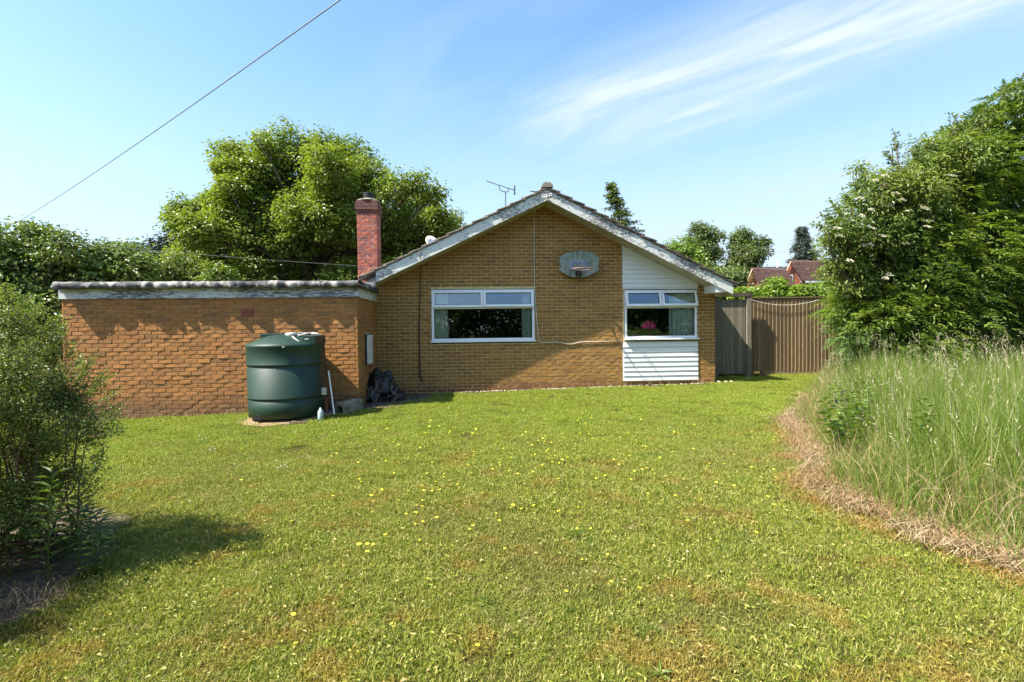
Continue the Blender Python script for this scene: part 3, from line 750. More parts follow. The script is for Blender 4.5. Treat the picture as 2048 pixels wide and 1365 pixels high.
# chimney: external stack behind the left foot of the roof
ch = MB(); YC = 11.8; c0 = P(714.5, 480, YC).x; c1 = c0+.45
zc0, zc1 = 1.8, P(735, 400, YC).z
cho = ch.box(c0+.003, c1-.003, YC+.003, YC+.447, -.2, zc1).build('chimney', M_mortar_r, bung)
def chim_bricks(x0, x1, yf, z0, z1, side):
    out = []; k = math.ceil(z0/.075)
    while k*.075 < z1-.03:
        za = k*.075
        if k % 2: bb = [x0, x0+.225, x1]
        else: bb = [x0, x0+.1125, x0+.3375, x1]
        for i in range(len(bb)-1): out.append((bb[i]+(.005 if i else 0), bb[i+1]-(.005 if i < len(bb)-2 else 0), za, za+.065))
        k += 1
    return out
lay_bricks(chim_bricks(c0, c1, YC, 2.55, zc1-.30, 0), YC, cho, M_brick_red, 60, lambda q: q[2], seed=5, out_j=.003)
lay_bricks(chim_bricks(YC, YC+.45, c1, 2.55, zc1-.30, 0), c1, cho, M_brick_red, 0, lambda q: q[2], seed=6, axis='y', out_j=.002, sname='side_brickwork')
mb = MB()
for i, (o_, n) in enumerate(((.018, 0), (.036, 1), (.036, 0), (.018, 1))):
    z0 = zc1-.30+i*.075
    for yy in (YC-o_, YC+.45+o_-.1):
        k = 2 if n else 3; W_ = .45+2*o_
        for j_ in range(k): mb.box(c0-o_+j_*W_/k+.004, c0-o_+(j_+1)*W_/k-.004, yy, yy+.1, z0, z0+.066)
    for xx in (c0-o_, c1+o_-.1): mb.box(xx, xx+.1, YC-o_+.104, YC+.45+o_-.104, z0, z0+.066)
mb.build('chimney_collar', brick_mat('sooty_brick', [(.16, .06, .045), (.12, .05, .045), (.2, .07, .05), (.10, .055, .05)]), cho)
MB().lathe([(.27, zc1+.0), (.25, zc1+.03), (.12, zc1+.075), (.0, zc1+.08)], (c0+.225, YC+.225), 20).build('mortar_cap', M_conc, cho, smooth=True)
MB().lathe([(.10, zc1+.04), (.10, zc1+.07), (.085, zc1+.075), (.125, zc1+.10), (.125, zc1+.125), (.105, zc1+.13), (.125, zc1+.14), (.125, zc1+.165), (.105, zc1+.17), (.125, zc1+.18), (.125, zc1+.205), (.09, zc1+.215)], (c0+.225, YC+.225), 20).build('chimney_pot', M_seal, cho, smooth=False)

# ------------------------------------------------------------------ garage
gar = empty('flat_roofed_garage', (-4.8, YG, 0), 'flat roofed orange brick garage with flaking fascia joined to the house', 'garage')
GX0 = P(124.5, 640, YG).x; GXR = -2.2
zf0 = P(420, 596.5, YG-.03).z; zf1 = P(420, 577, YG-.03).z; zr = P(420, 566, YG-.12).z
mb = MB(); mb.box(GX0+.002, GXR-.008, YG+.008, YG+.2, -.3, zf1); mb.box(GXR-.2, GXR-.008, YG+.2, YM+.004, -.3, zf1)
mb.box(GX0+.002, GX0+.2, YG+.2, 16, -.3, zf1); mb.box(GX0+.2, GXR, 15.8, 16, -.3, zf1)
mb.build('wall', M_mortar_g, gar)
vt = P(475, 627, YG); vt2 = P(502, 612, YG); VX0 = round((vt.x)/.225)*.225
vent = (VX0+.001, VX0+.225, math.floor(vt.z/.075)*.075-.004, math.floor(vt.z/.075)*.075+.146)
pcs = bond(GX0, GXR, -.15, zf0+.06, [vent])
tank_c = (-3.28, 8.84)
lay_bricks(pcs, YG, gar, M_brick_g, 300, lambda q: ((q[0]+q[1])/2)**2+YG**2+(q[2]-1.5)**2 + (20 if (-4.15 < (q[0]+q[1])/2 < -2.85 and q[3] < 1.3) or q[2] < 0 else 0), seed=3, out_j=.007, tilt=.017)
pcs = bond(YG+.004, YM-.002, -.15, zf0+.06, [(PX(730, 700, GXR).y-.01, PX(741, 700, GXR).y+.02, PX(735, 732, GXR).z, PX(735, 668, GXR).z)])
lay_bricks(pcs, GXR, gar, M_brick_gr, 0, lambda q: q[2], seed=4, axis='y', out_j=.002, sname='return_brickwork')
# vent
mb = MB(); v0, v1, vz0, vz1 = vent; mb.box(v0+.005, v1-.005, YG+.0, YG+.0115, vz0+.004, vz1-.001)
for k in range(6): mb.box(v0+.012, v1-.012, YG-.008, YG-.0005, vz0+.014+k*.022, vz0+.024+k*.022)
mb.build('air_vent', M_terra, gar)
# fascia
mb = MB(); mb.box(GX0-.03, GXR+.03, YG-.028, YG-.002, zf0, zf1); mb.build('fascia_board', M_fascia, gar, bevel=.003)
mb = MB(); mb.box(GXR+.004, GXR+.03, YG-.0015, YM-.02, zf0+.001, zf1-.001); mb.build('fascia_board', M_barge, gar)
mb = MB(); mb.box(GX0-.03, GX0-.004, YG-.0015, 16, zf0+.001, zf1-.001); mb.build('fascia_board', M_fascia, gar)
mb = MB(); mb.box(GX0-.045, GXR+.045, YG-.045, YG-.0015, zf1+.0005, zf1+.025); mb.box(GXR-.0, GXR+.045, YG-.001, YM-.02, zf1+.0005, zf1+.025); mb.build('timber_fillet', simple('algae_timber', (.30, .29, .16), .9, var=.4), gar)
MB().box(GX0-.04, GXR+.04, YG-.03, 16.05, zf1+.026, zf1+.05).build('roof_deck', M_felt, gar)
# rolled felt edge, uneven along its length
def felt(p0, p1, outv, seed, label=None):
    n = 240; V_ = []; F_ = []; L_ = (Vector(p1)-Vector(p0)).length; d = (Vector(p1)-Vector(p0)).normalized(); o_ = Vector(outv)
    prof = [(0.0, -.0), (.10, -.012), (.125, .0), (.125, .045), (.10, .085), (.05, .10), (0.0, .10), (-.1, .085)]
    for i in range(n+1):
        s = i/n*L_; q = Vector(p0)+d*s
        w = mnoise.noise(Vector((s*2.2, seed, 0)))*.05 + mnoise.noise(Vector((s*7.5, seed, 3)))*.05 + .04
        st = .018 if (s*1.35+seed*.3) % 1 < .55 else 0
        for k, (a, b_) in enumerate(prof):
            out = a + ((w+st) if a > .04 else 0) - .02; dz = b_ + (mnoise.noise(Vector((s*5, seed+k*2, 7)))*.012 if b_ > .02 else min(0, -abs(w)*.4))
            V_.append(q+o_*out+Vector((0, 0, dz)))
    m = len(prof)
    for i in range(n):
        for k in range(m-1): F_.append((i*m+k, (i+1)*m+k, (i+1)*m+k+1, i*m+k+1))
    F_.append(tuple(range(m))); 
    mbx = MB(); mbx.add(V_, F_); mbx.build('felt_edge', M_feltedge, gar, smooth=True)
felt((GX0-.0, YG-.02, zf1+.022), (GXR+.06, YG-.02, zf1+.022), (0, -1, 0), 1.3)
felt((GXR+.0, YM-.25, zf1+.022), (GXR+.0, YG-.10, zf1+.022), (.75, 0, 0), 4.1)
mb = MB(); qa = P(104, 574, YG+.05); mb.tube([qa, qa+Vector((.10, 0, -.015)), qa+Vector((.2, .05, -.02))], [.028, .035, .03], 8); mb.build('gutter_outlet', M_white, gar)
# meter box
ma = PX(730, 700, GXR); mbb = PX(741, 700, GXR); mz0 = PX(735, 730, GXR).z; mz1 = PX(735, 669, GXR).z
mtr = MB().box(GXR-.03, GXR+.035, ma.y, mbb.y+.01, mz0, mz1).build('meter_box', M_seal, gar, bevel=.004)
MB().box(GXR+.0355, GXR+.048, ma.y+.015, mbb.y, mz0+.015, mz1-.012).build('meter_door', M_white, mtr, bevel=.004)

# ------------------------------------------------------------------ oil tank
tx, ty = tank_c; tz = gz(tx, ty)+.05; TR = .62
tk = empty('oil_tank', (tx, ty, tz), 'dark green round plastic heating oil tank against the garage wall', 'oil tank')
z_r = 1.30
prof = [(.575, tz), (.592, tz+.01), (.596, tz+.275), (.585, tz+.283), (.587, tz+.31), (.604, tz+.322), (.604, tz+.334), (.598, tz+.342), (.606, tz+.82), (.594, tz+.828), (.596, tz+.855), (.615, tz+.868), (.615, tz+.882), (.608, tz+.892), (.613, z_r-.05), (.622, z_r-.03), (.622, z_r), (.60, z_r+.018), (.42, z_r+.10), (.25, z_r+.155), (.12, z_r+.17)]
MB().lathe(prof, (tx, ty), 72).build('tank_body', M_tank, tk, smooth=True)
mb = MB(); mb.box(tx-.66, tx+.30, ty+.585, ty+.64, tz+.6, z_r+.19); mb.build('rear_housing', M_dkgreen, tk, bevel=.01)
mb = MB(); mb.prism([(tx+.02, z_r-.02), (tx+.56, z_r-.02), (tx+.60, z_r+.02), (tx+.60, z_r+.15), (tx+.55, z_r+.155), (tx+.40, z_r+.155), (tx+.35, z_r+.04), (tx+.27, z_r+.03), (tx+.26, z_r+.13), (tx+.03, z_r+.14)], ty-.30, ty+.25); mb.build('fitting_recess', M_dkgreen, tk, bevel=.012)
mb = MB(); mb.lathe([(.085, z_r+.12), (.095, z_r+.13), (.095, z_r+.185), (.08, z_r+.20), (.03, z_r+.205)], (tx+.13, ty-.10), 20); mb.build('filler_cap', M_greyp, tk, smooth=True)
mb = MB(); pts = [Vector((tx+.24+.15*math.cos(a)*1.2+.12, ty+.02-.16*math.sin(a), z_r+.17+.02*math.sin(a*2))) for a in np.linspace(.4, 6.0, 22)]
mb.tube(pts, .018, 8); mb.tube([(tx+.22, ty-.30, z_r+.14), (tx+.33, ty-.36, z_r+.06), (tx+.37, ty-.38, z_r+.05)], .014, 8); mb.build('hose_loop', M_hose, tk, smooth=True)
mb = MB(); mb.tube([(tx+.40, ty-.1, z_r+.175), (tx+.56, ty-.12, z_r+.18), (tx+.62, ty-.14, z_r+.14)], .022, 8); mb.build('hose_end', M_hose, tk, smooth=True)
mb = MB(); mb.box(tx+.105, tx+.20, ty-.60, ty-.585, z_r-.035, z_r-.012); mb.build('latch', M_greyp, tk)
mb = MB(); mb.box(tx+.46, tx+.53, ty-.44, ty-.425, z_r+.085, z_r+.105); mb.build('latch', M_greyp, tk)
mb = MB(); mb.box(tx-.30, tx-.16, ty-.553, ty-.47, tz-.0, tz+.075); mb.build('fork_slot', M_seal, tk)
sg = P(655, 700, ty+.2)
mb = MB(); mb.tube([(tx+.63, ty+.02, z_r+.12), (tx+.645, ty+.0, z_r-.1), (tx+.66, ty-.02, z_r-.40), (tx+.69, ty-.05, z_r-.58)], .012, 6); mb.build('sight_tube', M_cable_b, tk)
o = MB().tube([P(657, 742, 8.75), P(668.5, 829, 8.55)], .0125, 8).build('leaning_rod', M_white); tag(o, 'thin white rod leaning between the green tank and brick corner', 'rod')
a = P(644, 790, 8.5); b_ = P(652.5, 776, 8.5)
gb = MB().box(a.x, b_.x, 8.48, 8.54, a.z, b_.z).build('control_box', M_hose, tk, bevel=.004)
a = P(636, 818, 8.38)
o = MB().lathe([(.04, gz(a.x, 8.4)+.01), (.045, gz(a.x, 8.4)+.03), (.045, gz(a.x, 8.4)+.14), (.03, gz(a.x, 8.4)+.17), (.014, gz(a.x, 8.4)+.185), (.014, gz(a.x, 8.4)+.205)], (P(641, 815, 8.4).x, 8.4), 14).build('plastic_bottle', M_bottle, smooth=True); tag(o, 'pale blue plastic bottle standing at the foot of the tank', 'bottle')
o = MB().tube([P(652, 796, 8.75), P(653.5, 822, 8.72)], .018, 8).build('short_pipe', M_redpipe); tag(o, 'short red brown pipe stub beside the oil tank', 'pipe')

# concrete trough pieces behind the tank
def trough(px, py, Y, L_, rot, label):
    e = empty('concrete_channel', GP(px, py), label, 'concrete block', 'old concrete channel blocks by the tank')
    e.location = Vector((P(px, py, Y).x, Y, gz(P(px, py, Y).x, Y)))
    out = [(-.115, 0), (-.10, .17), (-.06, .215), (.06, .215), (.10, .17), (.115, 0)]
    inn = [(.065, 0), (.06, .10), (.035, .14), (-.035, .14), (-.06, .10), (-.065, 0)]
    poly = out+inn; n = len(poly)
    vs = [(x, 0, z) for x, z in poly]+[(x, L_, z) for x, z in poly]
    fs = [(i, n+i, n+(i+1) % n, (i+1) % n) for i in range(n)]
    for i in range(5):
        fs.append((i, i+1, 10-i, 11-i)); fs.append((n+11-i, n+10-i, n+i+1, n+i))
    me = bpy.data.meshes.new('channel'); me.from_pydata(vs, [], fs); me.materials.append(M_conc)
    o_ = link('channel', me, e, e.location, Euler((R(-3), 0, rot))); return e
trough(679, 826, 8.9, .30, R(-22), 'grey concrete channel block with open end facing the lawn')
trough(697, 812, 9.22, .26, R(-30), 'grey concrete channel block lying behind the first one')

# black plastic heap with dry stems
hp = empty('plastic_covered_heap', (P(760, 800, 10.4).x, 10.4, gz(-2, 10.4)), 'black plastic sheeted heap in the corner behind the tank', 'heap')
import bmesh
bm = bmesh.new(); bmesh.ops.create_icosphere(bm, subdivisions=4, radius=1)
for v_ in bm.verts:
    n_ = mnoise.noise(v_.co*2.2)*.22+mnoise.noise(v_.co*6)*.10+abs(mnoise.noise(v_.co*11))*.08
    c = v_.co.normalized()*(1+n_); v_.co = Vector((c.x*.36, c.y*.36, max(-.02, c.z*.56+.05)))
me = bpy.data.meshes.new('plastic_sheet'); bm.to_mesh(me); bm.free(); me.materials.append(M_black); link('plastic_sheet', me, hp, hp.location)
bm = bmesh.new(); bmesh.ops.create_icosphere(bm, subdivisions=3, radius=1)
for v_ in bm.verts:
    c = v_.co*(1+mnoise.noise(v_.co*3)*.3); v_.co = Vector((c.x*.2, c.y*.2, max(-.02, c.z*.24)))
me = bpy.data.meshes.new('plastic_bag'); bm.to_mesh(me); bm.free(); me.materials.append(M_black); link('plastic_bag', me, hp, hp.location+Vector((.36, -.1, 0)))
mb = MB()
for k in range(9):
    px = random.uniform(720, 790); q = P(px, random.uniform(790, 808), 10.0); r_ = P(px+random.uniform(-18, 28), random.uniform(752, 785), 10.0)
    limb(mb, q, r_, .008, .004, 8, .22, n=5)
o = mb.build('dry_vine_stems', M_barkpale); tag(o, 'tangle of dry pale stems over the black sheeting', 'stems')

# sandy bare soil round the tank, with rubble
n = 26; V_ = [(tx+.15, ty+.0, tz+.014)]
for i in range(n):
    a = i/n*2*math.pi; r_ = .70+.05*math.sin(a*3+1)+.05*math.sin(a*7); x = tx+r_*math.cos(a)*1.05; y = ty+r_*math.sin(a); V_.append((x, y, gz(x, y)+.006))
o = MB().add(V_, [(0, i+1, (i+1) % n+1) for i in range(n)]).build('bare_soil', M_sand); tag(o, 'bare sandy soil around the tank foot', kind='structure')
xs = [(-2.9, 8.8), (-2.2, 8.95), (-1.6, 9.5), (-1.0, 10.1), (-.9, 11.1), (-2.19, 11.12), (-2.19, 9.43), (-3.2, 9.43)]
o = MB().add([(x, y, gz(x, y)+.008) for x, y in xs], [tuple(range(len(xs)))]).build('corner_soil', M_soil); tag(o, 'dark bare soil in the corner of house and garage', kind='structure')
def pebbles(name, label, n, fn, smin, smax, mat):
    ico = [Vector(v) for v in ((0, 0, 1), (.9, 0, .2), (.3, .85, .2), (-.75, .5, .2), (-.75, -.5, .2), (.3, -.85, .2), (0, 0, -.6))]
    fc = [(0, 1, 2), (0, 2, 3), (0, 3, 4), (0, 4, 5), (0, 5, 1), (6, 2, 1), (6, 3, 2), (6, 4, 3), (6, 5, 4), (6, 1, 5)]
    V_, F_ = [], []
    for i in range(n):
        x, y = fn(); s = random.uniform(smin, smax)*(1 if random.random() < .9 else 1.6); e = Euler((random.uniform(0, 6), random.uniform(0, 6), random.uniform(0, 6))).to_matrix(); z_ = gz(x, y)+.01
        b = len(V_)
        for v_ in ico: V_.append(tuple((e @ (v_*s*random.uniform(.7, 1.2)))*1.0+Vector((x, y, z_))))
        F_ += [(a+b, c+b, d+b) for a, c, d in fc]
    o = MB(); o.v = V_; o.f = F_; o = o.build(name, mat); tag(o, label, kind='stuff'); return o
def f1():
    a = random.uniform(0, 2*math.pi); r_ = random.uniform(.58, .76); return tx+r_*math.cos(a), ty+r_*math.sin(a)
def f2():
    t = random.random(); return -2.8+t*1.9+random.uniform(-.2, .2), 8.95+t*1.6+random.uniform(-.1, .45)
pebbles('rubble', 'small pale rubble on bare soil around the tank foot', 260, f1, .007, .018, simple('dull_rubble', (.34, .27, .19), 1, var=.4, scale=20))
pebbles('dark_rubble', 'dark litter and stones on the soil in the corner', 500, f2, .012, .035, simple('dark_litter', (.12, .10, .08), 1, var=.6, scale=20))
pebbles('wall_foot_litter', 'pale stones and litter along the foot of the gable wall', 420, lambda: (random.uniform(-.6, 5.4), YM-.03-abs(random.gauss(0, .05))), .006, .02, M_stone)
for i, (px, py, s) in enumerate(((1437, 765, .055), (1452, 764.5, .045), (1462, 764, .04), (1496, 758, .035), (1096, 771, .06))):
    q = GP(px, py); bm = bmesh.new(); bmesh.ops.create_icosphere(bm, subdivisions=2, radius=s)
    for v_ in bm.verts: v_.co = v_.co*(1+mnoise.noise(v_.co*18+Vector((i, 0, 0)))*.5); v_.co.z *= .6
    me = bpy.data.meshes.new('stone'); bm.to_mesh(me); bm.free(); me.materials.append(M_stone)
    lb_ = ['pale stone at the house corner, beside the gate foot', 'pale stone under the middle of the gate', 'small pale stone under the right half of the gate', 'pale stone by the gate post foot', 'pale stone on grass against the brick wall'][i]
    tag(link('stone', me, None, q+Vector((0, 0, s*.2))), lb_, 'stone', 'loose stones along the wall and gate')

# ------------------------------------------------------------------ things on the gable
YB = YM-.13
bb = empty('basketball_backboard', P(1158, 555, YB), 'weathered grey basketball backboard with hoop on the brick gable', 'basketball hoop')
pts = [(1118.6, 541), (1119.3, 514), (1130, 508.5), (1143, 504), (1160, 502), (1177, 504), (1188, 508), (1197.5, 516), (1197, 542), (1171.5, 555), (1140.5, 554.5)]
poly = [(P(x, y, YB).x, P(x, y, YB).z) for x, y in pts]
m, nt, b = newmat('weathered_board'); c = ramp(nt, noise(nt, 9, 7, .72, vscale=(1, 1, .5)), [(.36, (.085, .12, .085)), (.5, (.20, .235, .20)), (.66, (.38, .39, .35))]); nt.links.new(c, b.inputs['Base Color']); b.inputs['Roughness'].default_value = .7
MB().prism(poly, YB-.012, YB+.012).build('board', m, bb)
m2 = simple('faded_blue_paint', (.20, .26, .52), .7)
x0, x1, zt_, zb_ = P(1141, 523, YB).x, P(1174.5, 523, YB).x, P(1158, 523.5, YB).z, P(1158, 541, YB).z
mb = MB(); t = .03; y0, y1 = YB-.016, YB-.0125
mb.box(x0, x1, y0, y1, zt_-t, zt_); mb.box(x0, x0+t, y0, y1, zb_, zt_-t); mb.box(x1-t, x1, y0, y1, zb_, zt_-t); mb.build('target_square', m2, bb)
M_rim = simple('dark_rim', (.05, .035, .04), .5, metal=.3)
rc = P(1163.5, 538.5, YB-.36)
mb = MB(); mb.tube([rc+Vector((.225*math.cos(a), .225*math.sin(a), 0)) for a in np.linspace(0, 2*math.pi, 33)], .013, 6, cap=False); 
rim = mb.build('rim', simple('faded_rim', (.22, .13, .13), .6), bb)
bz = P(1157, 552, YB).z; bc = P(1157, 548, YB-.06)
mb = MB(); mb.box(bc.x-.05, bc.x+.05, YB-.10, YB-.0125, bc.z-.02, bc.z+.085)
for s in (-1, 1): mb.tube([(bc.x+s*.045, YB-.02, bc.z-.03), (rc.x+s*.20, rc.y-.02, rc.z-.005)], .008, 6)
for s in (-1, 1): mb.tube([(bc.x+s*.04, YB-.05, bc.z-.0), (bc.x+s*.04, YB-.03, bc.z-.10)], .008, 6)
mb.build('bracket', M_rim, bb)
MB().box(P(1150, 540, YB).x, P(1166, 540, YB).x, YB+.0125, YM-.008, P(1150, 548, YB).z, P(1150, 515, YB).z).build('mount', M_rim, bb)
def cable(name, pts, r, mat, label, Y=YM-.022, sm=3):
    P3 = [P(x, y, Y) if len(q) == 0 else P(x, y, q[0]) for x, y, *q in pts]
    o = MB().tube(P3, r, 6).build(name, mat, smooth=True); return tag(o, label, 'cable')
cable('cable', [(841.5, 500, YV-.02), (841.5, 518, YV-.02), (841, 528), (840, 590), (838.5, 640)], .009, M_cable_b, 'thin black cable hanging from the left bargeboard down the brick')
cable('cable', [(838.5, 640.5), (838, 660), (839.5, 720), (840, 748), (842, 758), (845, 764)], .014, M_cable_b, 'thick black cable sleeve on the brick left of the wide window')
cable('cable', [(1094, 390, YV-.03), (1092, 402, YV-.03), (1087, 410, YM-.2), (1078, 416), (1070, 421), (1068, 432), (1068, 500), (1069.5, 580), (1073, 635), (1077, 672), (1080, 685), (1084, 686.5), (1115, 684.5), (1125, 686), (1134, 688.8), (1145, 688.6), (1158, 685), (1175, 684), (1244, 683)], .0095, M_cable_w, 'pale cable from the gable peak down past the wide window')
cable('cable', [(1070, 421), (1063, 428), (1057, 438)], .0065, M_cable_w, 'loose pale cable end on the brick under the gable peak')

def yagi(name, label, a, b_, n, el_, mat, parent=None, mast=None, vert=False):
    e = empty(name, a, label, 'aerial'); mb = MB(); mb.tube([a, b_], .012, 6); mb.build('boom', mat, e)
    d = (b_-a); mb = MB()
    for i in range(n):
        q = a+d*(i/(n-1)*.94+.02); s = Vector((.25, 1, 0)).normalized()*el_*(.5 if i < n-2 else .75)
        if vert: s = Vector((0, 0, el_*.5))
        mb.tube([q-s, q+s], .005, 4)
    mb.build('elements', mat, e)
    if mast: MB().tube(mast, .016, 8).build('mast', mat, e)
    return e
YA = 14.
ya = yagi('roof_aerial', 'thin television aerial on a mast above the left roof slope', P(973, 362.5, YA), P(1030, 381.5, YA), 9, .10, M_alu, mast=[P(1011, 470, YA), P(1011, 384, YA)])
mb = MB(); mb.tube([P(998, 371, YA), P(999, 379, YA), P(1004, 383, YA), P(1014, 384.5, YA), P(1017, 383, YA), P(1016, 377.5, YA)], .013, 6); mb.build('cradle', M_alu, ya)
mb = MB(); q = P(1028.5, 381, YA); 
for s in (-1, 1): mb.box(q.x-.01, q.x+.03, YA-.05, YA+.05, q.z+s*.07-.05, q.z+s*.07+.05)
mb.tube([q+Vector((0, 0, -.12)), q+Vector((0, 0, .14))], .01, 6); mb.build('reflector', M_alu, ya)
yb = YV-.08
y2 = yagi('gable_aerial', 'small dark aerial fixed flat below the ridge end of the gable', P(1060, 383, yb), P(1096, 386, yb), 6, .05, M_alu)
mb = MB(); qa, qb = P(1084, 391, yb), P(1104, 387, yb)
for dz in (0, .045): mb.tube([qa+Vector((0, 0, -dz)), qb+Vector((0, 0, -dz))], .007, 4)
for k in range(5): q = qa.lerp(qb, k/4); mb.tube([q, q-Vector((0, 0, .045))], .006, 4)
mb.build('reflector', M_white, y2)
sd = empty('satellite_dish', P(865, 490, 13.5), 'white satellite dish just showing above the left roof slope', 'satellite dish')
mb = MB(); c = P(866, 486, 13.5); mb.lathe([(.0, -.06), (.12, -.04), (.22, 0), (.225, .005), (.12, -.03), (0, -.05)], (0, 0), 20)
o = link('dish', mb.mesh('dish', M_white, True), sd, c, Euler((R(60), 0, R(40)))); MB().tube([c, c-Vector((0, -.1, .7))], .02, 6).build('pole', M_alu, sd)

# overhead wires
def wire(pts, r, label, sag=.3, name='overhead_wire', mat=None):
    a, b_ = pts; V_ = []
    for i in range(25):
        t = i/24; q = a.lerp(b_, t); q.z -= sag*4*t*(1-t); V_.append(q)
    o = MB().tube(V_, r, 5).build(name, mat or M_wire, smooth=True); return tag(o, label, 'wire')
wire((P(722, -30, 8), P(30, 448, 26)), .011, 'dark overhead wire slanting across the sky at upper left', .12)
wire((P(120, 484, 10), P(714, 532, 11.9)), .0035, 'pale thin line strung towards the red brick chimney', .03, mat=M_wire2)

# ------------------------------------------------------------------ gate and fence
YGt, YF = 12.0, 12.2
gt = empty('wooden_gate', P(1462, 755, YGt), 'grey weathered boarded garden gate beside the house corner', 'gate')
xs = [1436, 1444, 1452.2, 1460, 1468.3, 1476.2, 1484.3, 1491.5]
for i in range(7):
    a, b_ = P(xs[i], 680, YGt).x, P(xs[i+1], 680, YGt).x; g_ = .006 if i % 3 else .009
    zt_ = P(xs[i], 580+random.uniform(0, 1), YGt).z+0; zt_ = P(xs[i], 599.5, YGt).z; zb_ = P(xs[i], 748, YGt).z+random.uniform(-.008, .008)
    MB().add([(a+g_*.5, YGt, zb_), (b_-g_*.5, YGt, zb_), (b_-g_*.5-random.uniform(0, .004), YGt, zt_), (a+g_*.5, YGt, zt_), (a+g_*.5, YGt+.02, zb_), (b_-g_*.5, YGt+.02, zb_), (b_-g_*.5, YGt+.02, zt_), (a+g_*.5, YGt+.02, zt_)],
             [(0, 1, 2, 3), (7, 6, 5, 4), (0, 4, 5, 1), (1, 5, 6, 2), (2, 6, 7, 3), (3, 7, 4, 0)]).build('board', M_gate, gt)
mb = MB(); a, b_ = P(1431, 680, YGt).x, P(1491.5, 680, YGt).x
for y in (625, 735): z_ = P(1460, y, YGt).z; mb.box(a, b_, YGt+.021, YGt+.06, z_-.05, z_+.05)
mb.build('cross_rail', M_gate, gt)
gf = empty('gate_frame', P(1495, 755, YGt), 'dark timber gate frame with top beam and right post', 'gate frame')
a = P(1429.5, 680, YGt).x; z1_ = P(1460, 588, YGt).z
MB().box(a, P(1436, 600, YGt).x-.004, YGt-.02, YGt+.06, -.1, z1_-.03).build('post', M_gate, gf)
pa, pb = P(1492.5, 680, YGt).x, P(1500.5, 680, YGt).x
MB().box(pa, pb, YGt-.05, YGt+.06, -.1, P(1497, 594, YGt).z).build('post', M_gate, gf)
MB().box(a-.02, pb+.03, YGt-.06, YGt+.05, z1_-.075, z1_+.02).build('beam', simple('mossy_beam', (.085, .07, .045), .95, var=.5), gf)
fe = empty('board_fence', P(1560, 750, YF), 'brown close boarded wooden fence between the gate and the hedge', 'fence')
x = P(1500, 680, YF).x; xe = P(1700, 680, YF).x; zt_ = P(1570, 596.5, YF).z; zb_ = P(1560, 742, YF).z; i = 0
while x < xe:
    w = .100+random.uniform(-.003, .003); ztt = zt_+random.uniform(-.004, .004)
    # feather edge: thick edge on the left, thin edge tucked under the next board
    pl = [(x, YF-.016), (x+w+.012, YF+.008), (x+w+.012, YF+.013), (x, YF+.010)]
    MB().add([(a, b, zb_) for a, b in pl]+[(a, b, ztt) for a, b in pl], [(3, 2, 1, 0), (4, 5, 6, 7)]+[(k, (k+1) % 4, 4+(k+1) % 4, 4+k) for k in range(4)]).build('board', M_fence, fe)
    x += w; i += 1
MB().box(P(1500, 600, YF).x, xe, YF-.03, YF+.04, zt_+.006, zt_+.028).build('capping_rail', M_fence, fe)
MB().box(P(1529, 600, YF).x, xe, YF-.002, YF+.03, zb_-.13, zb_-.003).build('gravel_board', M_fence, fe)
for px in (1505, 1526):
    a = P(px, 745, YF).x; MB().box(a-.04, a+.04, YF-.0, YF+.08, -.1, zb_-.004).build('post_foot', M_fence, fe)
rp = []
for i in range(21):
    t = i/20; rp.append(P(1500+t*138, 599+14*(1-(2*t-1)**2)*.85*(1-.12*t)+1*t, YF-.06))
tag(MB().tube(rp, .006, 5).build('washing_line', M_rope, smooth=True), 'pale washing line sagging along the top of the board fence', 'rope')

# ------------------------------------------------------------------ neighbours' houses far behind
M_nbr = simple('neighbour_brick', (.40, .13, .07), .9, var=.2, scale=3); M_nroof = simple('neighbour_tiles', (.13, .065, .05), .9, var=.35, scale=4, c2=(.07, .04, .035)); M_sl = simple('slate', (.12, .12, .13), .9)
def nhouse(label, Y, gable_px, roofR_px, base_py, sub=None):
    """gable seen to the left, roof slope running right from the ridge"""
    g0, g1, gt_ = gable_px; e = empty('neighbour_house', P(g0[0], base_py, Y), label, 'house')
    e.location.z = 0
    a = P(*g0, Y); b_ = P(*g1, Y+3); t_ = P(*gt_, Y+1.5); LX = P(roofR_px, 600, Y).x-a.x
    w = [(a.x, a.y, -.2), (b_.x, b_.y, -.2), (b_.x, b_.y, b_.z), (t_.x, t_.y, t_.z), (a.x, a.y, a.z)]
    w2 = [(x+LX, y, z) for x, y, z in w]
    MB().add(w+w2, [(4, 3, 2, 1, 0), (5, 6, 7, 8, 9), (0, 5, 9, 4), (1, 2, 7, 6)][::1]).build('wall', M_nbr, e)
    return e, a, b_, t_, LX
def nroof(e, r0, r1, e0, e1, th=.15, rows=14, mat=M_nroof):
    """tiled slope between ridge r0-r1 and eave e0-e1, built course by course"""
    r0, r1, e0, e1 = map(Vector, (r0, r1, e0, e1)); nrm = (r1-r0).cross(e0-r0).normalized(); 
    if nrm.y > 0: nrm = -nrm
    mb = MB()
    for i in range(rows):
        t0, t1 = i/rows, (i+1)/rows+.02
        A, B, C, D = r0.lerp(e0, t0), r1.lerp(e1, t0), r1.lerp(e1, t1)+nrm*.05, r0.lerp(e0, t1)+nrm*.05
        mb.add([A, B, C, D, A-nrm*th, B-nrm*th, C-nrm*th, D-nrm*th], [(0, 1, 2, 3), (7, 6, 5, 4), (0, 4, 5, 1), (1, 5, 6, 2), (2, 6, 7, 3), (3, 7, 4, 0)])
    mb.build('roof', mat, e)
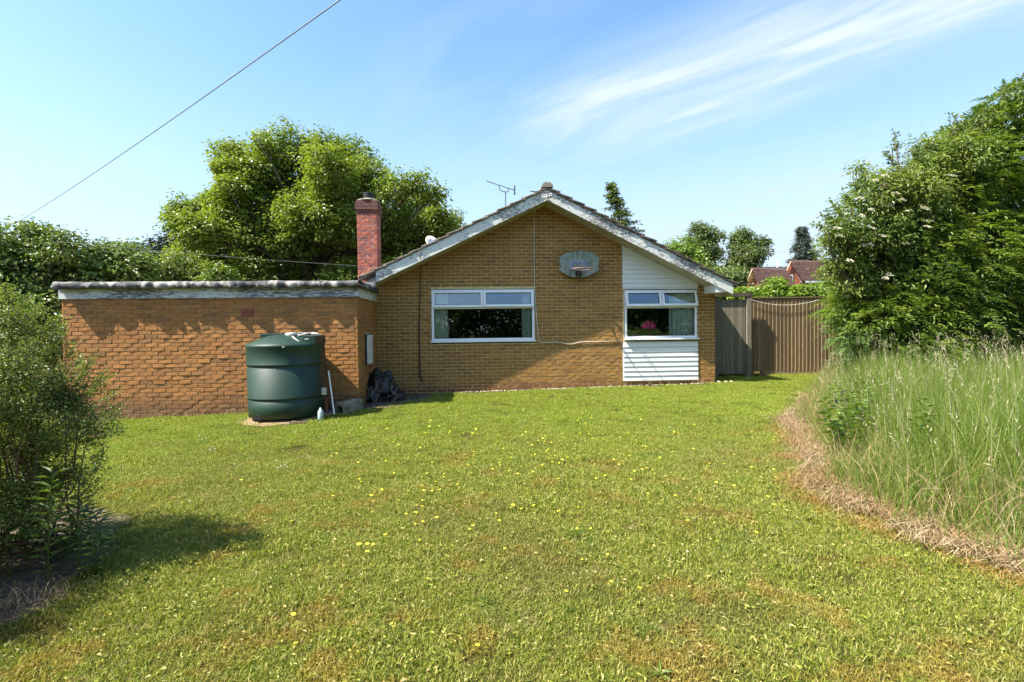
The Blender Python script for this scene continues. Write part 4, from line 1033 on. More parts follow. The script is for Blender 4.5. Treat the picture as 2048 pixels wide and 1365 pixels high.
def far_house(label, Y, peak, foot_l, foot_r, ridge_r, eave_r, wall_r=None, window=None, base=0., rows=14):
    """gable triangle (peak, foot_l, foot_r) faces the camera at left; the roof slope runs right and back"""
    p, a, b_ = P(*peak, Y), P(*foot_l, Y), P(*foot_r, Y-.0)
    rr, er = P(*ridge_r, Y), P(*eave_r, Y)
    e = empty('neighbour_house', Vector((a.x, Y, base)), label, 'house')
    pl = [(a.x, base), (b_.x, base), (b_.x, b_.z), (p.x, p.z), (a.x, a.z)]; dx = 6*a.x/Y+.5
    MB().add([(x, Y, z_) for x, z_ in pl]+[(x+dx, Y+6, z_) for x, z_ in pl], [(0, 1, 2, 3, 4), (9, 8, 7, 6, 5)]+[(k, 5+k, 5+(k+1) % 5, (k+1) % 5) for k in range(5)]).build('wall', M_nbr, e)
    D = 3.0
    nroof(e, (p.x-.1, Y-.1, p.z+.12), (rr.x, Y+.2, rr.z+.1), (b_.x-.1, Y-.4, b_.z+.05), (er.x, Y-.4, er.z+.05), rows=rows)
    MB().prism([(b_.x+.01, base), (er.x, base), (er.x, er.z-.1), (b_.x+.01, b_.z-.1)], Y+.02, Y+6).build('front_wall', M_nbr, e)
    # pale verge strip
    mb = MB(); mb.tube([(p.x, Y-.12, p.z+.03), (b_.x, Y-.12, b_.z)], .07, 4); mb.tube([(p.x, Y-.12, p.z+.03), (a.x, Y-.12, a.z)], .05, 4); mb.build('verge', simple('pale_verge', (.5, .33, .25), .8), e)
    if window:
        q0, q1 = P(*window[0], Y), P(*window[1], Y); f_ = MB().box(q0.x, q1.x, Y-.06, Y-.002, q1.z, q0.z).build('window', M_white, e)
        MB().box(q0.x+.1, q1.x-.1, Y-.08, Y-.062, q1.z+.1, q0.z-.1).build('pane', M_seal, f_)
    return e
far_house('red brick neighbour house with brown roof, nearest the bungalow eave', 36, (1503, 539), (1488, 574), (1518, 574), (1575, 541), (1585, 575))
far_house('red brick neighbour house with large brown roof beside the cypress hedge', 40, (1580, 524.5), (1562, 563), (1601, 563), (1720, 524), (1735, 563), window=((1574, 550), (1585, 566)), rows=16)
e = empty('neighbour_house', P(1550, 545, 60), 'grey slate roof with a thin flue far beyond the red houses', 'house'); e.location.z = 0
a, b_ = P(1520, 529, 60), P(1590, 541, 60)
MB().box(a.x, b_.x, 60, 66, 0, b_.z).build('wall', M_nbr, e)
nroof(e, (a.x, 63, a.z), (b_.x, 63, a.z+.1), (a.x, 59.8, b_.z), (b_.x, 59.8, b_.z), rows=8, mat=M_sl)
MB().tube([(P(1555, 530, 62).x, 62, a.z-.5), (P(1555, 530, 62).x, 62, P(1555, 522, 62).z)], .12, 6).build('flue', M_white, e)
e = empty('neighbour_house', P(1441, 560, 34), 'pale rendered house wall glimpsed between the trees past the eave', 'house'); e.location.z = 0
a, b_ = P(1433, 545, 34), P(1450, 575, 34)
MB().prism([(a.x, 0), (b_.x, 0), (b_.x, a.z-.1), ((a.x+b_.x)/2, a.z+.1), (a.x, a.z-.1)], 34, 37).build('wall', simple('pale_render', (.6, .56, .5), .9), e)

# ------------------------------------------------------------------ trees
# big sycamore behind the garage
Yt = 21.
syc = [(470, 385, 34), (440, 395, 28), (505, 420, 34), (500, 365, 26), (375, 425, 30), (355, 440, 20), (400, 460, 42), (430, 415, 28), (460, 430, 34), (500, 470, 40), (905, 470, 22), (880, 450, 28), (560, 400, 40), (590, 430, 45), (640, 405, 45), (690, 440, 48), (730, 440, 40), (620, 520, 55), (520, 455, 40), (545, 520, 55), (480, 380, 26), (455, 372, 16), (720, 540, 50), (775, 490, 50), (580, 480, 50), (660, 340, 45), (478, 325, 40), (500, 350, 42), (545, 308, 42), (600, 305, 42), (655, 308, 42), (700, 318, 42), (735, 350, 40), (600, 355, 55), (670, 375, 55), (560, 365, 35), (740, 395, 40),
       (795, 372, 28), (838, 368, 24), (872, 388, 20), (835, 410, 38), (880, 432, 20), (905, 440, 17), (775, 430, 52), (455, 300, 20), (520, 287, 18), (450, 340, 18),
       (395, 428, 26), (362, 422, 16), (420, 410, 18), (385, 460, 30), (445, 450, 48), (560, 450, 48), (450, 505, 62), (395, 520, 48), (620, 440, 52), (560, 500, 62), (660, 480, 62), (735, 490, 52), (835, 470, 45), (830, 520, 45),
       (500, 555, 52), (410, 560, 42), (600, 560, 52), (700, 560, 48), (800, 560, 42), (880, 475, 26)]
base = P(632, 560, Yt); base.z = 0
lb_ = lobes_px(syc, Yt, 2.4, 1.2, 3)
tree('sycamore_tree', 'large domed green sycamore rising behind the garage and chimney', 'tree', base, lb_, 13500, 15, .135, L_syc, .36, P(638, 520, Yt), pr=.17, shell=.35, upb=.8, twigs=1200, gap=.12, gfreq=2.4, rough=.45)
# front limbs that show through the leaves are part of the trunk above
# left hand shrubs and trees behind the garage
def ltree(name, label, px_lobes, Y, basepx, npuff, per, leaf, mat, tr=.12, pr=.16, dy=.6, fork=None, seed=1, **kw):
    kw.setdefault('rough', .4)
    base = P(*basepx, Y); base.z = gz(base.x, Y); f = fork or (base+Vector((0, 0, 1.4)))
    return tree(name, label, kw.pop('cat', 'tree'), base, lobes_px(px_lobes, Y, dy, 1.2, seed), npuff, per, leaf, mat, tr, f, pr=pr, **kw)
ltree('elder_tree', 'dark leafy elder tree behind the garage at the left edge', [(-20, 490, 45), (30, 485, 40), (70, 505, 48), (120, 500, 32), (135, 476, 12), (20, 540, 60), (90, 550, 55), (50, 600, 65), (0, 620, 60), (95, 620, 40), (-60, 540, 60), (60, 465, 20), (140, 540, 30), (30, 680, 60), (85, 690, 35)], 13.5, (40, 700), 2600, 13, .11, L_elder, twigs=300)
ltree('elder_bush', 'rounded green elder bush with cream flowers above the garage roof', [(180, 530, 32), (210, 515, 30), (250, 520, 32), (275, 540, 28), (200, 560, 40), (250, 565, 38), (150, 560, 40), (262, 497, 10), (290, 560, 22)], 14.5, (220, 640), 1500, 12, .11, L_elder, seed=4, cat='bush', twigs=150)
ltree('dark_conifer', 'dark conifer top showing left of the sycamore', [(318, 500, 18), (330, 520, 24), (355, 500, 24), (345, 478, 13), (310, 530, 22), (370, 530, 28), (365, 465, 12), (340, 560, 35)], 30, (345, 600), 900, 16, .16, L_con, seed=6, pr=.28, tr=.2)
ltree('pale_shrub', 'pale yellow green shrub at the sycamore foot above the garage roof', [(330, 548, 24), (370, 535, 26), (300, 562, 22), (400, 560, 28), (440, 560, 26)], 16.5, (360, 640), 700, 12, .11, L_syc2, seed=8, cat='bush', twigs=120)
# cream flower clusters on the elder bush, as parts would be: small flat heads
def flower_heads(name, root, pxs, Y, r, mat, dy=.3, tilt=.5):
    for px, py in pxs:
        c = np.array(P(px, py, Y+random.uniform(-dy, dy))); k = 60
        a = rng.uniform(0, 2*np.pi, k); rr = np.sqrt(rng.random(k))*r; pos = c+np.stack([np.cos(a)*rr, np.sin(a)*rr*.9, -(rr**2)/r*.35+rng.normal(0, .006, k)-(np.sin(a)*rr)*-tilt], 1)
        V, F = leaves_arrays(pos, np.array([0, -.5, 1.])+rng.normal(0, .3, (k, 3)), rand_dirs(k), np.full(k, r*.34), np.full(k, r*.34))
        o0 = V.mean(0); link(name, np_mesh(name, V-o0, F, 3, mat), root, Vector(o0))
for o in [o for o in col.objects if o.name == 'elder_bush']:
    flower_heads('flower_head', o, [(205, 550), (213, 553), (222, 548), (240, 552), (250, 556), (195, 543), (170, 556), (262, 548)], 13.9, .10, L_cream)

# spruce above the roof
def conifer(name, label, Y, top, basepx, halfw, nb, mat, needle, gap=.0, seed=2, droop=.35, dens=16, blob=.16):
    r_ = random.Random(seed); t_ = P(*top, Y); b_ = P(*basepx, Y); H = t_.z-b_.z; root = empty(name, (b_.x, Y, 0), label, 'tree')
    mb = MB(); mb.tube([(b_.x, Y, -.1), (b_.x, Y, b_.z), (t_.x, Y, t_.z-.1)], [H*.04, H*.035, H*.006], 7)
    W = halfw*Y/FPX; ps = []; ds = []
    for i in range(nb):
        t = (i+r_.random())/nb; z = t_.z - H*t; L_ = W*(.03+.97*t**1.15)*r_.uniform(.8, 1.12); a = r_.uniform(0, 2*math.pi)
        if r_.random() < gap: continue
        p0 = Vector((b_.x+(t_.x-b_.x)*(1-t), Y, z)); n = max(3, int(L_/.16)); pts = []
        for k in range(n+1):
            s = k/n; q = p0+Vector((math.cos(a)*L_*s, math.sin(a)*L_*s, -droop*L_*s**1.3+.12*L_*s**3)); pts.append(q)
            if k: ps.append(q); ds.append(a)
        mb.tube(pts, [.02*H/5*(1-.8*k/n) for k in range(n+1)], 4)
    mb.build('trunk', M_bark, root)
    ps = np.array(ps); pos = (ps[:, None]+rng.normal(size=(len(ps), dens, 3))*np.array([1, 1, .45])*blob).reshape(-1, 3); k = len(pos)
    V, F = leaves_arrays(pos, np.array([0, 0, 1.])+rand_dirs(k)*.7, rand_dirs(k)-np.array([0, 0, .5]), rng.uniform(.7, 1.4, k)*needle, rng.uniform(.7, 1.3, k)*needle*.32)
    o0 = V.mean(0); link('crown', np_mesh('crown', V-o0, F, 3, mat), root, Vector(o0)); return root
conifer('spruce_tree', 'yellow green spruce with drooping boughs standing above the right roof slope', 26, (1223, 366), (1248, 480), 50, 62, L_spruce, .22, .2, droop=.42, dens=14, blob=.09)
conifer('blue_spruce', 'dense dark blue green spruce beyond the red neighbour house', 48, (1603, 457), (1607, 545), 37, 170, L_blue, .26, 0, 4, .2, 22, .19)
ltree('birch_tree', 'taller upright birch above the right end of the roof', [(1402, 456, 14), (1392, 476, 18), (1415, 474, 18), (1400, 500, 24), (1437, 472, 9), (1425, 505, 18), (1380, 522, 20), (1410, 540, 28), (1385, 490, 14)], 38, (1405, 600), 1000, 15, .17, L_birch, seed=11, pr=.24, tr=.16, bark=M_barkpale, twigs=150, fork=P(1404, 545, 38))
ltree('birch_tree', 'wide loose birch left of the grey slate roof', [(1482, 466, 12), (1472, 484, 15), (1498, 484, 18), (1526, 486, 10), (1485, 510, 24), (1512, 512, 18), (1468, 530, 14), (1490, 542, 28), (1532, 500, 8)], 38, (1485, 600), 950, 15, .17, L_birch, seed=12, pr=.24, tr=.16, bark=M_barkpale, twigs=150, fork=P(1484, 545, 38))
ltree('bright_shrub', 'bright lime green tree crown behind the roof edge', [(1362, 495, 18), (1345, 492, 8), (1375, 515, 22), (1350, 512, 16), (1385, 530, 20)], 30, (1370, 590), 420, 14, .17, L_lime, seed=13, pr=.26, tr=.12)
ltree('dark_shrub', 'dense green shrub between the eave and the red houses', [(1445, 560, 20), (1470, 556, 18), (1420, 560, 22), (1460, 575, 18)], 24, (1450, 600), 500, 14, .14, L_birch, seed=14, pr=.22, tr=.1, cat='bush', gap=.1)
ltree('climber_shrub', 'bright leafy climber spilling over the back of the board fence', [(1455, 592, 14), (1485, 592, 12), (1515, 590, 13), (1545, 588, 13), (1575, 589, 13), (1605, 588, 14), (1635, 586, 16), (1665, 582, 22), (1550, 568, 8), (1558, 558, 6), (1530, 592, 12), (1600, 578, 7), (1700, 600, 30), (1620, 600, 20)], 13.4, (1560, 680), 2300, 12, .095, L_lime, seed=15, pr=.10, tr=.06, dy=.35, cat='bush', twigs=200)

# ---- the big evergreen mass at the right
def sprays(name, pts, dirs, size, mat, root, nseg=8):
    """flat, drooping fern-like sprays, each a mid rib of paired leaflets"""
    n = len(pts); up_ = np.array([0, 0, 1.]); d = unit(dirs); s = unit(np.cross(d, up_)+rand_dirs(n)*.25)
    L_ = rng.uniform(.6, 1.3, n)*size; parts = []
    nr = unit(np.cross(s, d))
    for k in range(nseg):
        t = (k+.3)/nseg; c = pts+d*(L_*t)[:, None]-up_*((L_*.45*t**2)[:, None])
        ll = L_*.42*(1-t*.75)
        for sg in (-1, 1):
            dv = unit(d*.75+s*sg*.8-up_*.25*t); parts.append(leaves_arrays(c+rng.normal(0, .004, (n, 3)), nr+rand_dirs(n)*.25, dv, ll, ll*.30, .1))
    V, F = merge(parts); o0 = V.mean(0)
    # keep each spray one island for colour: it is not needed, leaflets vary
    return link(name, np_mesh(name, V-o0, F, 3, mat), root, Vector(o0))
def cypress(name, label, lob, base, n, size, mat, seed, inner=.7):
    root = empty(name, base, label, 'tree', None); mb = MB()
    limb(mb, base-Vector((0, 0, .2)), Vector((base.x, base.y, base.z+2.5)), .14, .09, 5, .02)
    for c, r in lob: limb(mb, base+Vector((0, 0, random.uniform(.4, 2))), Vector(c), .045, .012, 6, .05, .02)
    mb.build('trunk', M_bark, root)
    p, d, C = crown_points(lob, n, inner, base.z+.1); dd = unit(d*np.array([1, 1, .45])+np.array([-.15, -.35, -.05]))
    sprays('crown', p, dd, size, mat, root)
    crown('inner_foliage', lob, n//2, 9, size*.32, mat, root, pr=.12, shell=.35, aspect=.35, gap=0, zmin=base.z+.1, droop=.5); return root
cy = [(2040, 215, 60), (2000, 290, 80), (1960, 250, 20), (2060, 300, 100), (1930, 360, 80), (1900, 300, 36), (1985, 400, 100), (1880, 430, 90), (2080, 430, 120), (1830, 500, 90), (1920, 520, 100), (2020, 540, 110), (1780, 560, 90), (1860, 610, 100), (1960, 640, 100), (2070, 620, 120), (1740, 630, 75), (1800, 680, 80), (1900, 710, 80), (2020, 720, 90)]
lob = lobes_px(cy, 9.4, .5, 1.0, 21)
bs = P(1900, 700, 9.9); bs.z = gz(bs.x, 9.9)
cypress('cypress_hedge', 'tall dense green cypress hedge filling the right edge behind the long grass', lob, bs, 9500, .33, L_cyp, 1)
cy2 = [(1705, 560, 32), (1715, 610, 40), (1735, 660, 45), (1740, 590, 50)]
bs = P(1720, 700, 10.6); bs.z = gz(bs.x, 10.6)
cypress('young_cypress', 'smaller cypress drooping over the right end of the board fence', lobes_px(cy2, 10.6, .4, 1.0, 22), bs, 2000, .30, L_cyp, 2)
el_ = [(1880, 310, 40), (1900, 370, 55), (1860, 300, 30), (1925, 310, 40), (1880, 480, 60), (1795, 350, 28), (1785, 300, 10), (1790, 285, 7), (1760, 370, 30), (1830, 350, 30), (1735, 400, 36), (1790, 410, 50), (1850, 380, 40), (1700, 440, 34), (1680, 470, 34), (1750, 460, 55), (1820, 460, 55), (1690, 500, 45), (1665, 470, 16), (1655, 450, 8), (1740, 530, 55), (1690, 550, 38), (1800, 530, 50), (1715, 335, 8), (1735, 350, 10), (1870, 340, 30), (1900, 290, 24), (1910, 265, 14), (1970, 245, 14), (1880, 440, 50), (1940, 300, 20)]
lob = lobes_px(el_, 8.9, .45, 1.0, 23)
bs = P(1760, 720, 9.2); bs.z = gz(bs.x, 9.2)
r_el = tree('elder_tree', 'tall elder with flat cream flower heads leaning out of the cypress hedge', 'tree', bs, lob, 4300, 12, .08, L_elderR, .10, bs+Vector((0, 0, 2)), pr=.10, shell=.6, droop=.25, aspect=.42, twigs=200)
flower_heads('flower_head', r_el, [(1700, 440), (1712, 452), (1690, 425), (1725, 430), (1742, 418), (1760, 405), (1680, 470), (1675, 455), (1728, 490), (1740, 488), (1765, 470), (1790, 385), (1805, 398), (1850, 415), (1845, 410), (1860, 440), (1770, 555), (1780, 548), (1900, 530), (1905, 350), (1812, 485), (1720, 395), (1750, 360), (1770, 350), (1700, 520), (1855, 452), (1888, 375), (1842, 345), (1745, 455)], 8.35, .06, L_cream, dy=.06)
# dark sprigs on the skyline
def sprig(mb_, Vp, a, b_, n, leaf):
    a, b_ = Vector(a), Vector(b_); limb(mb_, a, b_, .0025, .0012, 4, .06, n=3)
    pos = []; 
    for i in range(n):
        q = a.lerp(b_, .25+.75*i/n); pos.append(q)
    pos = np.array([tuple(q) for q in pos])+rng.normal(0, .015, (n, 3)); Vp.append(leaves_arrays(pos, rand_dirs(n)+np.array([0, -.3, .6]), rand_dirs(n)+np.array(b_-a)*2, np.full(n, leaf)*rng.uniform(.7, 1.2, n), np.full(n, leaf*.45)))
mb_ = MB(); Vp = []
for (x0, y0, x1, y1) in ((1795, 330, 1783, 268), (1795, 345, 1775, 300), (1740, 370, 1722, 340), (1710, 410, 1690, 392), (1690, 430, 1668, 405), (1672, 470, 1628, 446), (1680, 450, 1645, 425), (1830, 330, 1838, 300), (1870, 315, 1862, 283), (1905, 280, 1905, 232), (1920, 270, 1935, 225), (1960, 260, 1975, 210), (1900, 275, 1920, 245), (2010, 200, 2012, 168), (2025, 190, 2000, 180), (2040, 180, 2046, 150), (1990, 240, 1980, 215), (1850, 330, 1846, 310), (1725, 385, 1705, 365), (1950, 260, 1955, 235)):
    for k in range(3):
        Y = 8.7+random.uniform(-.2, .2); j = lambda: random.uniform(-9, 9); sprig(mb_, Vp, P(x0+j(), y0+j(), Y), P(x1+j(), y1+j(), Y), 16, .085)
V, F = merge(Vp); o0 = V.mean(0); link('skyline_sprigs', np_mesh('skyline_sprigs', V-o0, F, 3, L_elder), r_el, Vector(o0)); mb_.build('sprig_stems', M_twig, r_el)['kind'] = 'stuff'

# ---- bush at the left front
Yb = 3.75
bl = [(-50, 720, 95), (15, 655, 38), (0, 625, 26), (60, 700, 40), (105, 735, 34), (50, 770, 70), (140, 785, 36), (180, 800, 20), (110, 830, 60), (30, 850, 90), (160, 850, 42), (200, 862, 18), (125, 915, 55), (60, 950, 80), (-30, 900, 110), (145, 965, 30), (-60, 800, 110), (40, 1020, 60)]
lob = lobes_px(bl, Yb, .35, 1.0, 31)
for c_, r0_ in (((-3.55, 3.1, .95), .42), ((-3.5, 2.75, .6), .42), ((-3.9, 2.9, .9), .5), ((-3.25, 2.5, .6), .42), ((-3.45, 2.7, 1.05), .5), ((-3.3, 2.2, .5), .4), ((-3.7, 3.3, .5), .5), ((-3.2, 3.1, .35), .32)): lob.append((np.array(c_), np.array([r0_]*3)))
base = GP(60, 1110); bush = empty('shrub', base, 'dense twiggy small leaved shrub at the left front of the lawn', 'shrub')
mb = MB()
for i in range(46):
    c, r = lob[random.randrange(len(lob))]; a = base+Vector((random.uniform(-.35, .35), random.uniform(-.3, .35), -.02)); t_ = Vector(c)+Vector(rand_dirs(1)[0]*r*.35)
    pts = limb(mb, a, t_, random.uniform(.006, .012), .003, 8, .07, .0, n=5)
    for k in range(5):
        q = pts[random.randrange(3, 9)]; d = Vector(rand_dirs(1)[0]); d.z = abs(d.z); limb(mb, q, q+d*random.uniform(.1, .2), .0028, .0012, 3, .08, n=3)
mb.build('stems', M_twig, bush)
crown('foliage', lob, 13500, 14, .021, L_bush, bush, pr=.034, shell=.5, aspect=.55, upb=.5, zmin=.18, gap=.30, gfreq=3.0, rough=.6)
# leafy shoots sticking out
mb_ = MB(); Vp = []
for (x0, y0, x1, y1) in ((30, 640, 40, 585), (5, 620, 8, 570), (55, 650, 70, 605), (90, 670, 105, 625), (130, 720, 150, 690), (165, 760, 185, 712), (190, 790, 215, 735), (150, 780, 172, 725), (200, 850, 240, 800), (190, 870, 243, 855), (180, 880, 230, 830), (130, 700, 125, 655), (60, 640, 50, 600), (200, 820, 226, 770), (150, 960, 205, 935), (160, 1000, 200, 960), (20, 610, 30, 575), (100, 690, 122, 640), (170, 800, 205, 760), (140, 750, 158, 715), (0, 600, -5, 560), (180, 920, 215, 905)):
    for k in range(3):
        j = lambda: random.uniform(-12, 12); Y = Yb-.15+random.uniform(-.25, .2); sprig(mb_, Vp, P(x0+j(), y0+j(), Y), P(x1+j(), y1+j(), Y), 40, .021)
V, F = merge(Vp); o0 = V.mean(0); link('young_shoots', np_mesh('young_shoots', V-o0, F, 3, leaf_mat('young_shoot_leaf', [(.15, .21, .04), (.20, .26, .05), (.11, .17, .03)], .35, .45, 0)), bush, Vector(o0)); mb_.build('shoot_stems', M_twig, bush)['kind'] = 'stuff'
# bed soil sheet
bp = [(-9, 5.2), (-6, 5.25), (-3.5, 5.0), (-2.85, 4.6), (-2.55, 3.65), (-2.3, 3.1), (-2.35, 2.85), (-2.55, 2.2), (-2.85, 1.0), (-9, 1.0)]
nn = 40; Vs = []; Fs = []
for j in range(nn+1):
    y = 1.0+j*4.2/nn; xe_ = interp(BED, y)+.06*math.sin(y*9)
    for i in range(13): x = -9+(xe_+9)*(i/12); Vs.append((x, y, gz(x, y)+.006))
for j in range(nn):
    for i in range(12): Fs.append((j*13+i, j*13+i+1, (j+1)*13+i+1, (j+1)*13+i))
tag(link('bed_soil', np_mesh('bed_soil', np.array(Vs), np.array(Fs), 4, M_soil)), 'bare earth bed under the shrub at left', kind='structure')

# weeds with lance leaves: individual plants
def weed_mesh(name, h, nl, leaf, asp, mat, seed, droop=.2):
    r_ = np.random.default_rng(seed); hs = np.linspace(.08, 1, nl)*h; a = np.arange(nl)*2.4+r_.uniform(0, 6)
    lean = r_.uniform(-.12, .12, 2); pos = np.stack([lean[0]*hs**1.5, lean[1]*hs**1.5, hs], 1)
    d = np.stack([np.cos(a), np.sin(a), np.full(nl, .45)-droop], 1); nrm = np.stack([-np.cos(a)*.4, -np.sin(a)*.4, np.ones(nl)], 1)
    ln = leaf*(.55+.9*np.sin(np.linspace(.3, 2.9, nl)))*r_.uniform(.8, 1.2, nl)
    V1, F1 = leaves_arrays(pos, nrm, d, ln, ln*asp)
    mb = MB(); mb.tube([(0, 0, -.02), (lean[0]*(h*.5)**1.5, lean[1]*(h*.5)**1.5, h*.5), (lean[0]*h**1.5, lean[1]*h**1.5, h)], [.005, .004, .002], 4)
    Vt = np.array(mb.v); Ft = []
    for f in mb.f:
        for k in range(1, len(f)-1): Ft.append((f[0], f[k], f[k+1]))
    V, F = merge([(V1, F1), (Vt, np.array(Ft))]); return np_mesh(name, V, F, 3, mat)
ORD = 'first second third fourth fifth sixth seventh eighth ninth tenth eleventh twelfth thirteenth fourteenth fifteenth'.split()
wm = [weed_mesh('willowherb', .5+.1*i, 44, .09, .22, L_weed, i) for i in range(4)]
wpx = [(20, 1160), (60, 1130), (95, 1175), (130, 1120), (160, 1140), (185, 1105), (40, 1090), (110, 1080), (5, 1120), (150, 1075), (75, 1100), (185, 1150), (28, 1045), (205, 1085)]
for i, (px, py) in enumerate(sorted(wpx)):
    q = GP(px, py); o = link('willowherb', wm[i % 4], None, q, Euler((0, 0, random.uniform(0, 6))), (1, 1, random.uniform(.45, .65)) if px > 100 else (1, 1, random.uniform(.8, 1.25)))
    tag(o, ORD[i]+' green willowherb weed from the left at the shrub foot', 'weed', 'willowherb weeds under the left shrub')
nm = [weed_mesh('nettle', .55+.1*i, 26, .085, .72, L_nettle, 20+i, .35) for i in range(3)]
for i, (px, py) in enumerate(sorted([(1690, 890), (1705, 905), (1720, 925), (1735, 900), (1672, 905), (1700, 925), (1750, 930), (1745, 880), (1715, 870), (1685, 935), (1725, 945), (1765, 905), (1862, 985), (1845, 975), (1730, 860)])):
    q = GP(px, py); o = link('nettle', nm[i % 3], None, q+Vector((.05, .1, 0)), Euler((random.uniform(-.2, .3), random.uniform(-.3, .1), random.uniform(0, 6))), (1, 1, random.uniform(.7, 1.1)))
    tag(o, ORD[i]+' broad leaved nettle from the left along the long grass edge', 'weed', 'nettles at the edge of the long grass')

# garden opposite the house (seen in the window glass)
def back_hedge(name, label, cat, x0, x1, Y, h, mat, n, leaf):
    e = empty(name, ((x0+x1)/2, Y, 0), label, cat); lob = []
    for i in range(int((x1-x0)*2.2)):
        x = x0+(x1-x0)*((i*.618) % 1); r = random.uniform(1.2, 1.8); lob.append((np.array([x, Y+random.uniform(-1, 1), (.6, 1.9, 3.2, h-r*.8)[i % 4]+random.uniform(-.3, .3)]), np.array([r, r, r])))
    crown('crown', lob, n, 10, leaf, mat, e, pr=.40, shell=.1, zmin=0, gap=0); return e
back_hedge('boundary_hedge', 'dark garden hedge opposite, seen only mirrored in the window glass', 'hedge', -16, 24, -9, 5.4, leaf_mat('hedge_shade_leaf', [(.05, .09, .02), (.08, .13, .025), (.035, .06, .015)], .12, .8, .5, spec=.1), 15000, .22)
e = empty('rhododendron', (9.0, -4.5, 0), 'pink flowering shrub mirrored in the right hand window', 'shrub'); lob = [(np.array([9.0+dx, -4.5, z_]), np.array([.9, .9, .8])) for dx, z_ in ((0, 1.0), (-.7, .7), (.8, .7))]
crown('crown', lob, 500, 10, .12, L_weed, e, pr=.15); crown('flowers', [(np.array([9.2, -4.0, 1.65]), np.array([.32, .3, .2]))], 34, 10, .09, L_pink, e, pr=.08)

# ------------------------------------------------------------------ long grass, straw, lawn
N_ = 66000; ys = 1.6+rng.random(N_)**1.0*10.6; 
xin = np.interp(ys, [p[0] for p in TALL_IN], [p[1] for p in TALL_IN]); width = np.clip(11.5-xin, 1, 7)
xs_ = xin - .06 + (rng.random(N_)**1.35)*np.minimum(width, .42*ys+2.4) + rng.normal(0, .12, N_)+.05*np.sin(ys*4.1)
zs_ = np.array([gz(a, b) for a, b in zip(xs_, ys)])
edge = np.clip((xs_-xin)/.9, 0, 1)
clump = np.array([mnoise.noise(Vector((a*1.3, b*1.3, 0))) for a, b in zip(xs_, ys)])
h = (.34+.58*edge+.14*clump)*rng.uniform(.55, 1.15, N_)*np.where(ys < 3.4, .75, 1.0)
V, F = blades_arrays(np.stack([xs_, ys, zs_], 1), h, rng.uniform(.003, .0075, N_), rng.uniform(.05, .55, N_)*np.where(edge < .3, 1.3, 1), az=np.where(rng.random(N_) < .3, rng.normal(np.pi, .9, N_), rng.uniform(0, 2*np.pi, N_)))
o0 = np.array([5, 6, 0.]); o = link('long_grass', np_mesh('long_grass', V-o0, F, 3, L_tall), None, o0); tag(o, 'tall uncut green grass in front of the cypress hedge', 'grass', kind='stuff')
# seed heads on thin stems
n = 1050; ys = 2.6+rng.random(n)*9.0; xin = np.interp(ys, [p[0] for p in TALL_IN], [p[1] for p in TALL_IN]); xs_ = xin+.12+rng.random(n)*np.minimum(.42*ys+1.4, 5.0)
zs_ = np.array([gz(a, b) for a, b in zip(xs_, ys)]); hh = rng.uniform(.75, 1.28, n)*np.where(ys < 3.6, .8, 1)*np.clip(.6+(xs_-xin)*.5, .6, 1); ax = rng.normal(2.6, 1.2, n)
ld = np.stack([np.cos(ax), np.sin(ax), np.zeros(n)], 1); ln_ = rng.uniform(.02, .3, n); pos = np.stack([xs_, ys, zs_], 1)
V1, F1 = blades_arrays(pos, hh, np.full(n, .0032), ln_, az=ax, bend=.5, mid=.6)
tip = pos+ld*(hh*ln_)[:, None]+np.array([0, 0, 1.])*(hh*np.sqrt(np.clip(1-(ln_*.8)**2, .05, 1)))[:, None]
parts = [(V1, F1)]
for k in range(5):
    c = tip-np.array([0, 0, 1.])*(.02+.026*k)-ld*.006*k; parts.append(leaves_arrays(c, rand_dirs(n), np.array([0, 0, 1.])+ld*.3+rng.normal(0, .22, (n, 3)), rng.uniform(.03, .045, n), rng.uniform(.005, .009, n)))
V, F = merge(parts); o = link('seeding_grass', np_mesh('seeding_grass', V-o0, F, 3, L_seed), None, o0); tag(o, 'pale seed heads standing above the long grass', 'grass', kind='stuff')
# dry straw along the mown edge and mixed low in the long grass
n = 21000; ys = 1.4+rng.random(n)*7.6; xo = np.interp(ys, [p[0] for p in STRAW_OUT], [p[1] for p in STRAW_OUT]); xin = np.interp(ys, [p[0] for p in TALL_IN], [p[1] for p in TALL_IN])
xs_ = xo-.06+(xin-xo+.22)*rng.random(n)+rng.normal(0, .10, n)+.05*np.sin(ys*4.1)+.04*np.sin(ys*9.7); zs_ = np.array([gz(a, b) for a, b in zip(xs_, ys)])
az = rng.normal(4.0, 1.3, n)
V1, F1 = blades_arrays(np.stack([xs_, ys, zs_+rng.uniform(0, .02, n)], 1), rng.uniform(.05, .19, n), rng.uniform(.003, .007, n), rng.uniform(.95, 1.25, n), az=az)
n2_ = 5200; ys = 1.8+rng.random(n2_)*8.5; xin = np.interp(ys, [p[0] for p in TALL_IN], [p[1] for p in TALL_IN]); xs_ = xin+rng.random(n2_)*1.1-.1; zs_ = np.array([gz(a, b) for a, b in zip(xs_, ys)])
V2, F2 = blades_arrays(np.stack([xs_, ys, zs_], 1), rng.uniform(.15, .6, n2_), rng.uniform(.003, .006, n2_), rng.uniform(.3, 1.0, n2_))
V, F = merge([(V1, F1), (V2, F2)]); o = link('dry_straw', np_mesh('dry_straw', V-o0, F, 3, L_straw), None, o0); tag(o, 'flattened dry straw along the edge of the long grass', 'straw', kind='stuff')
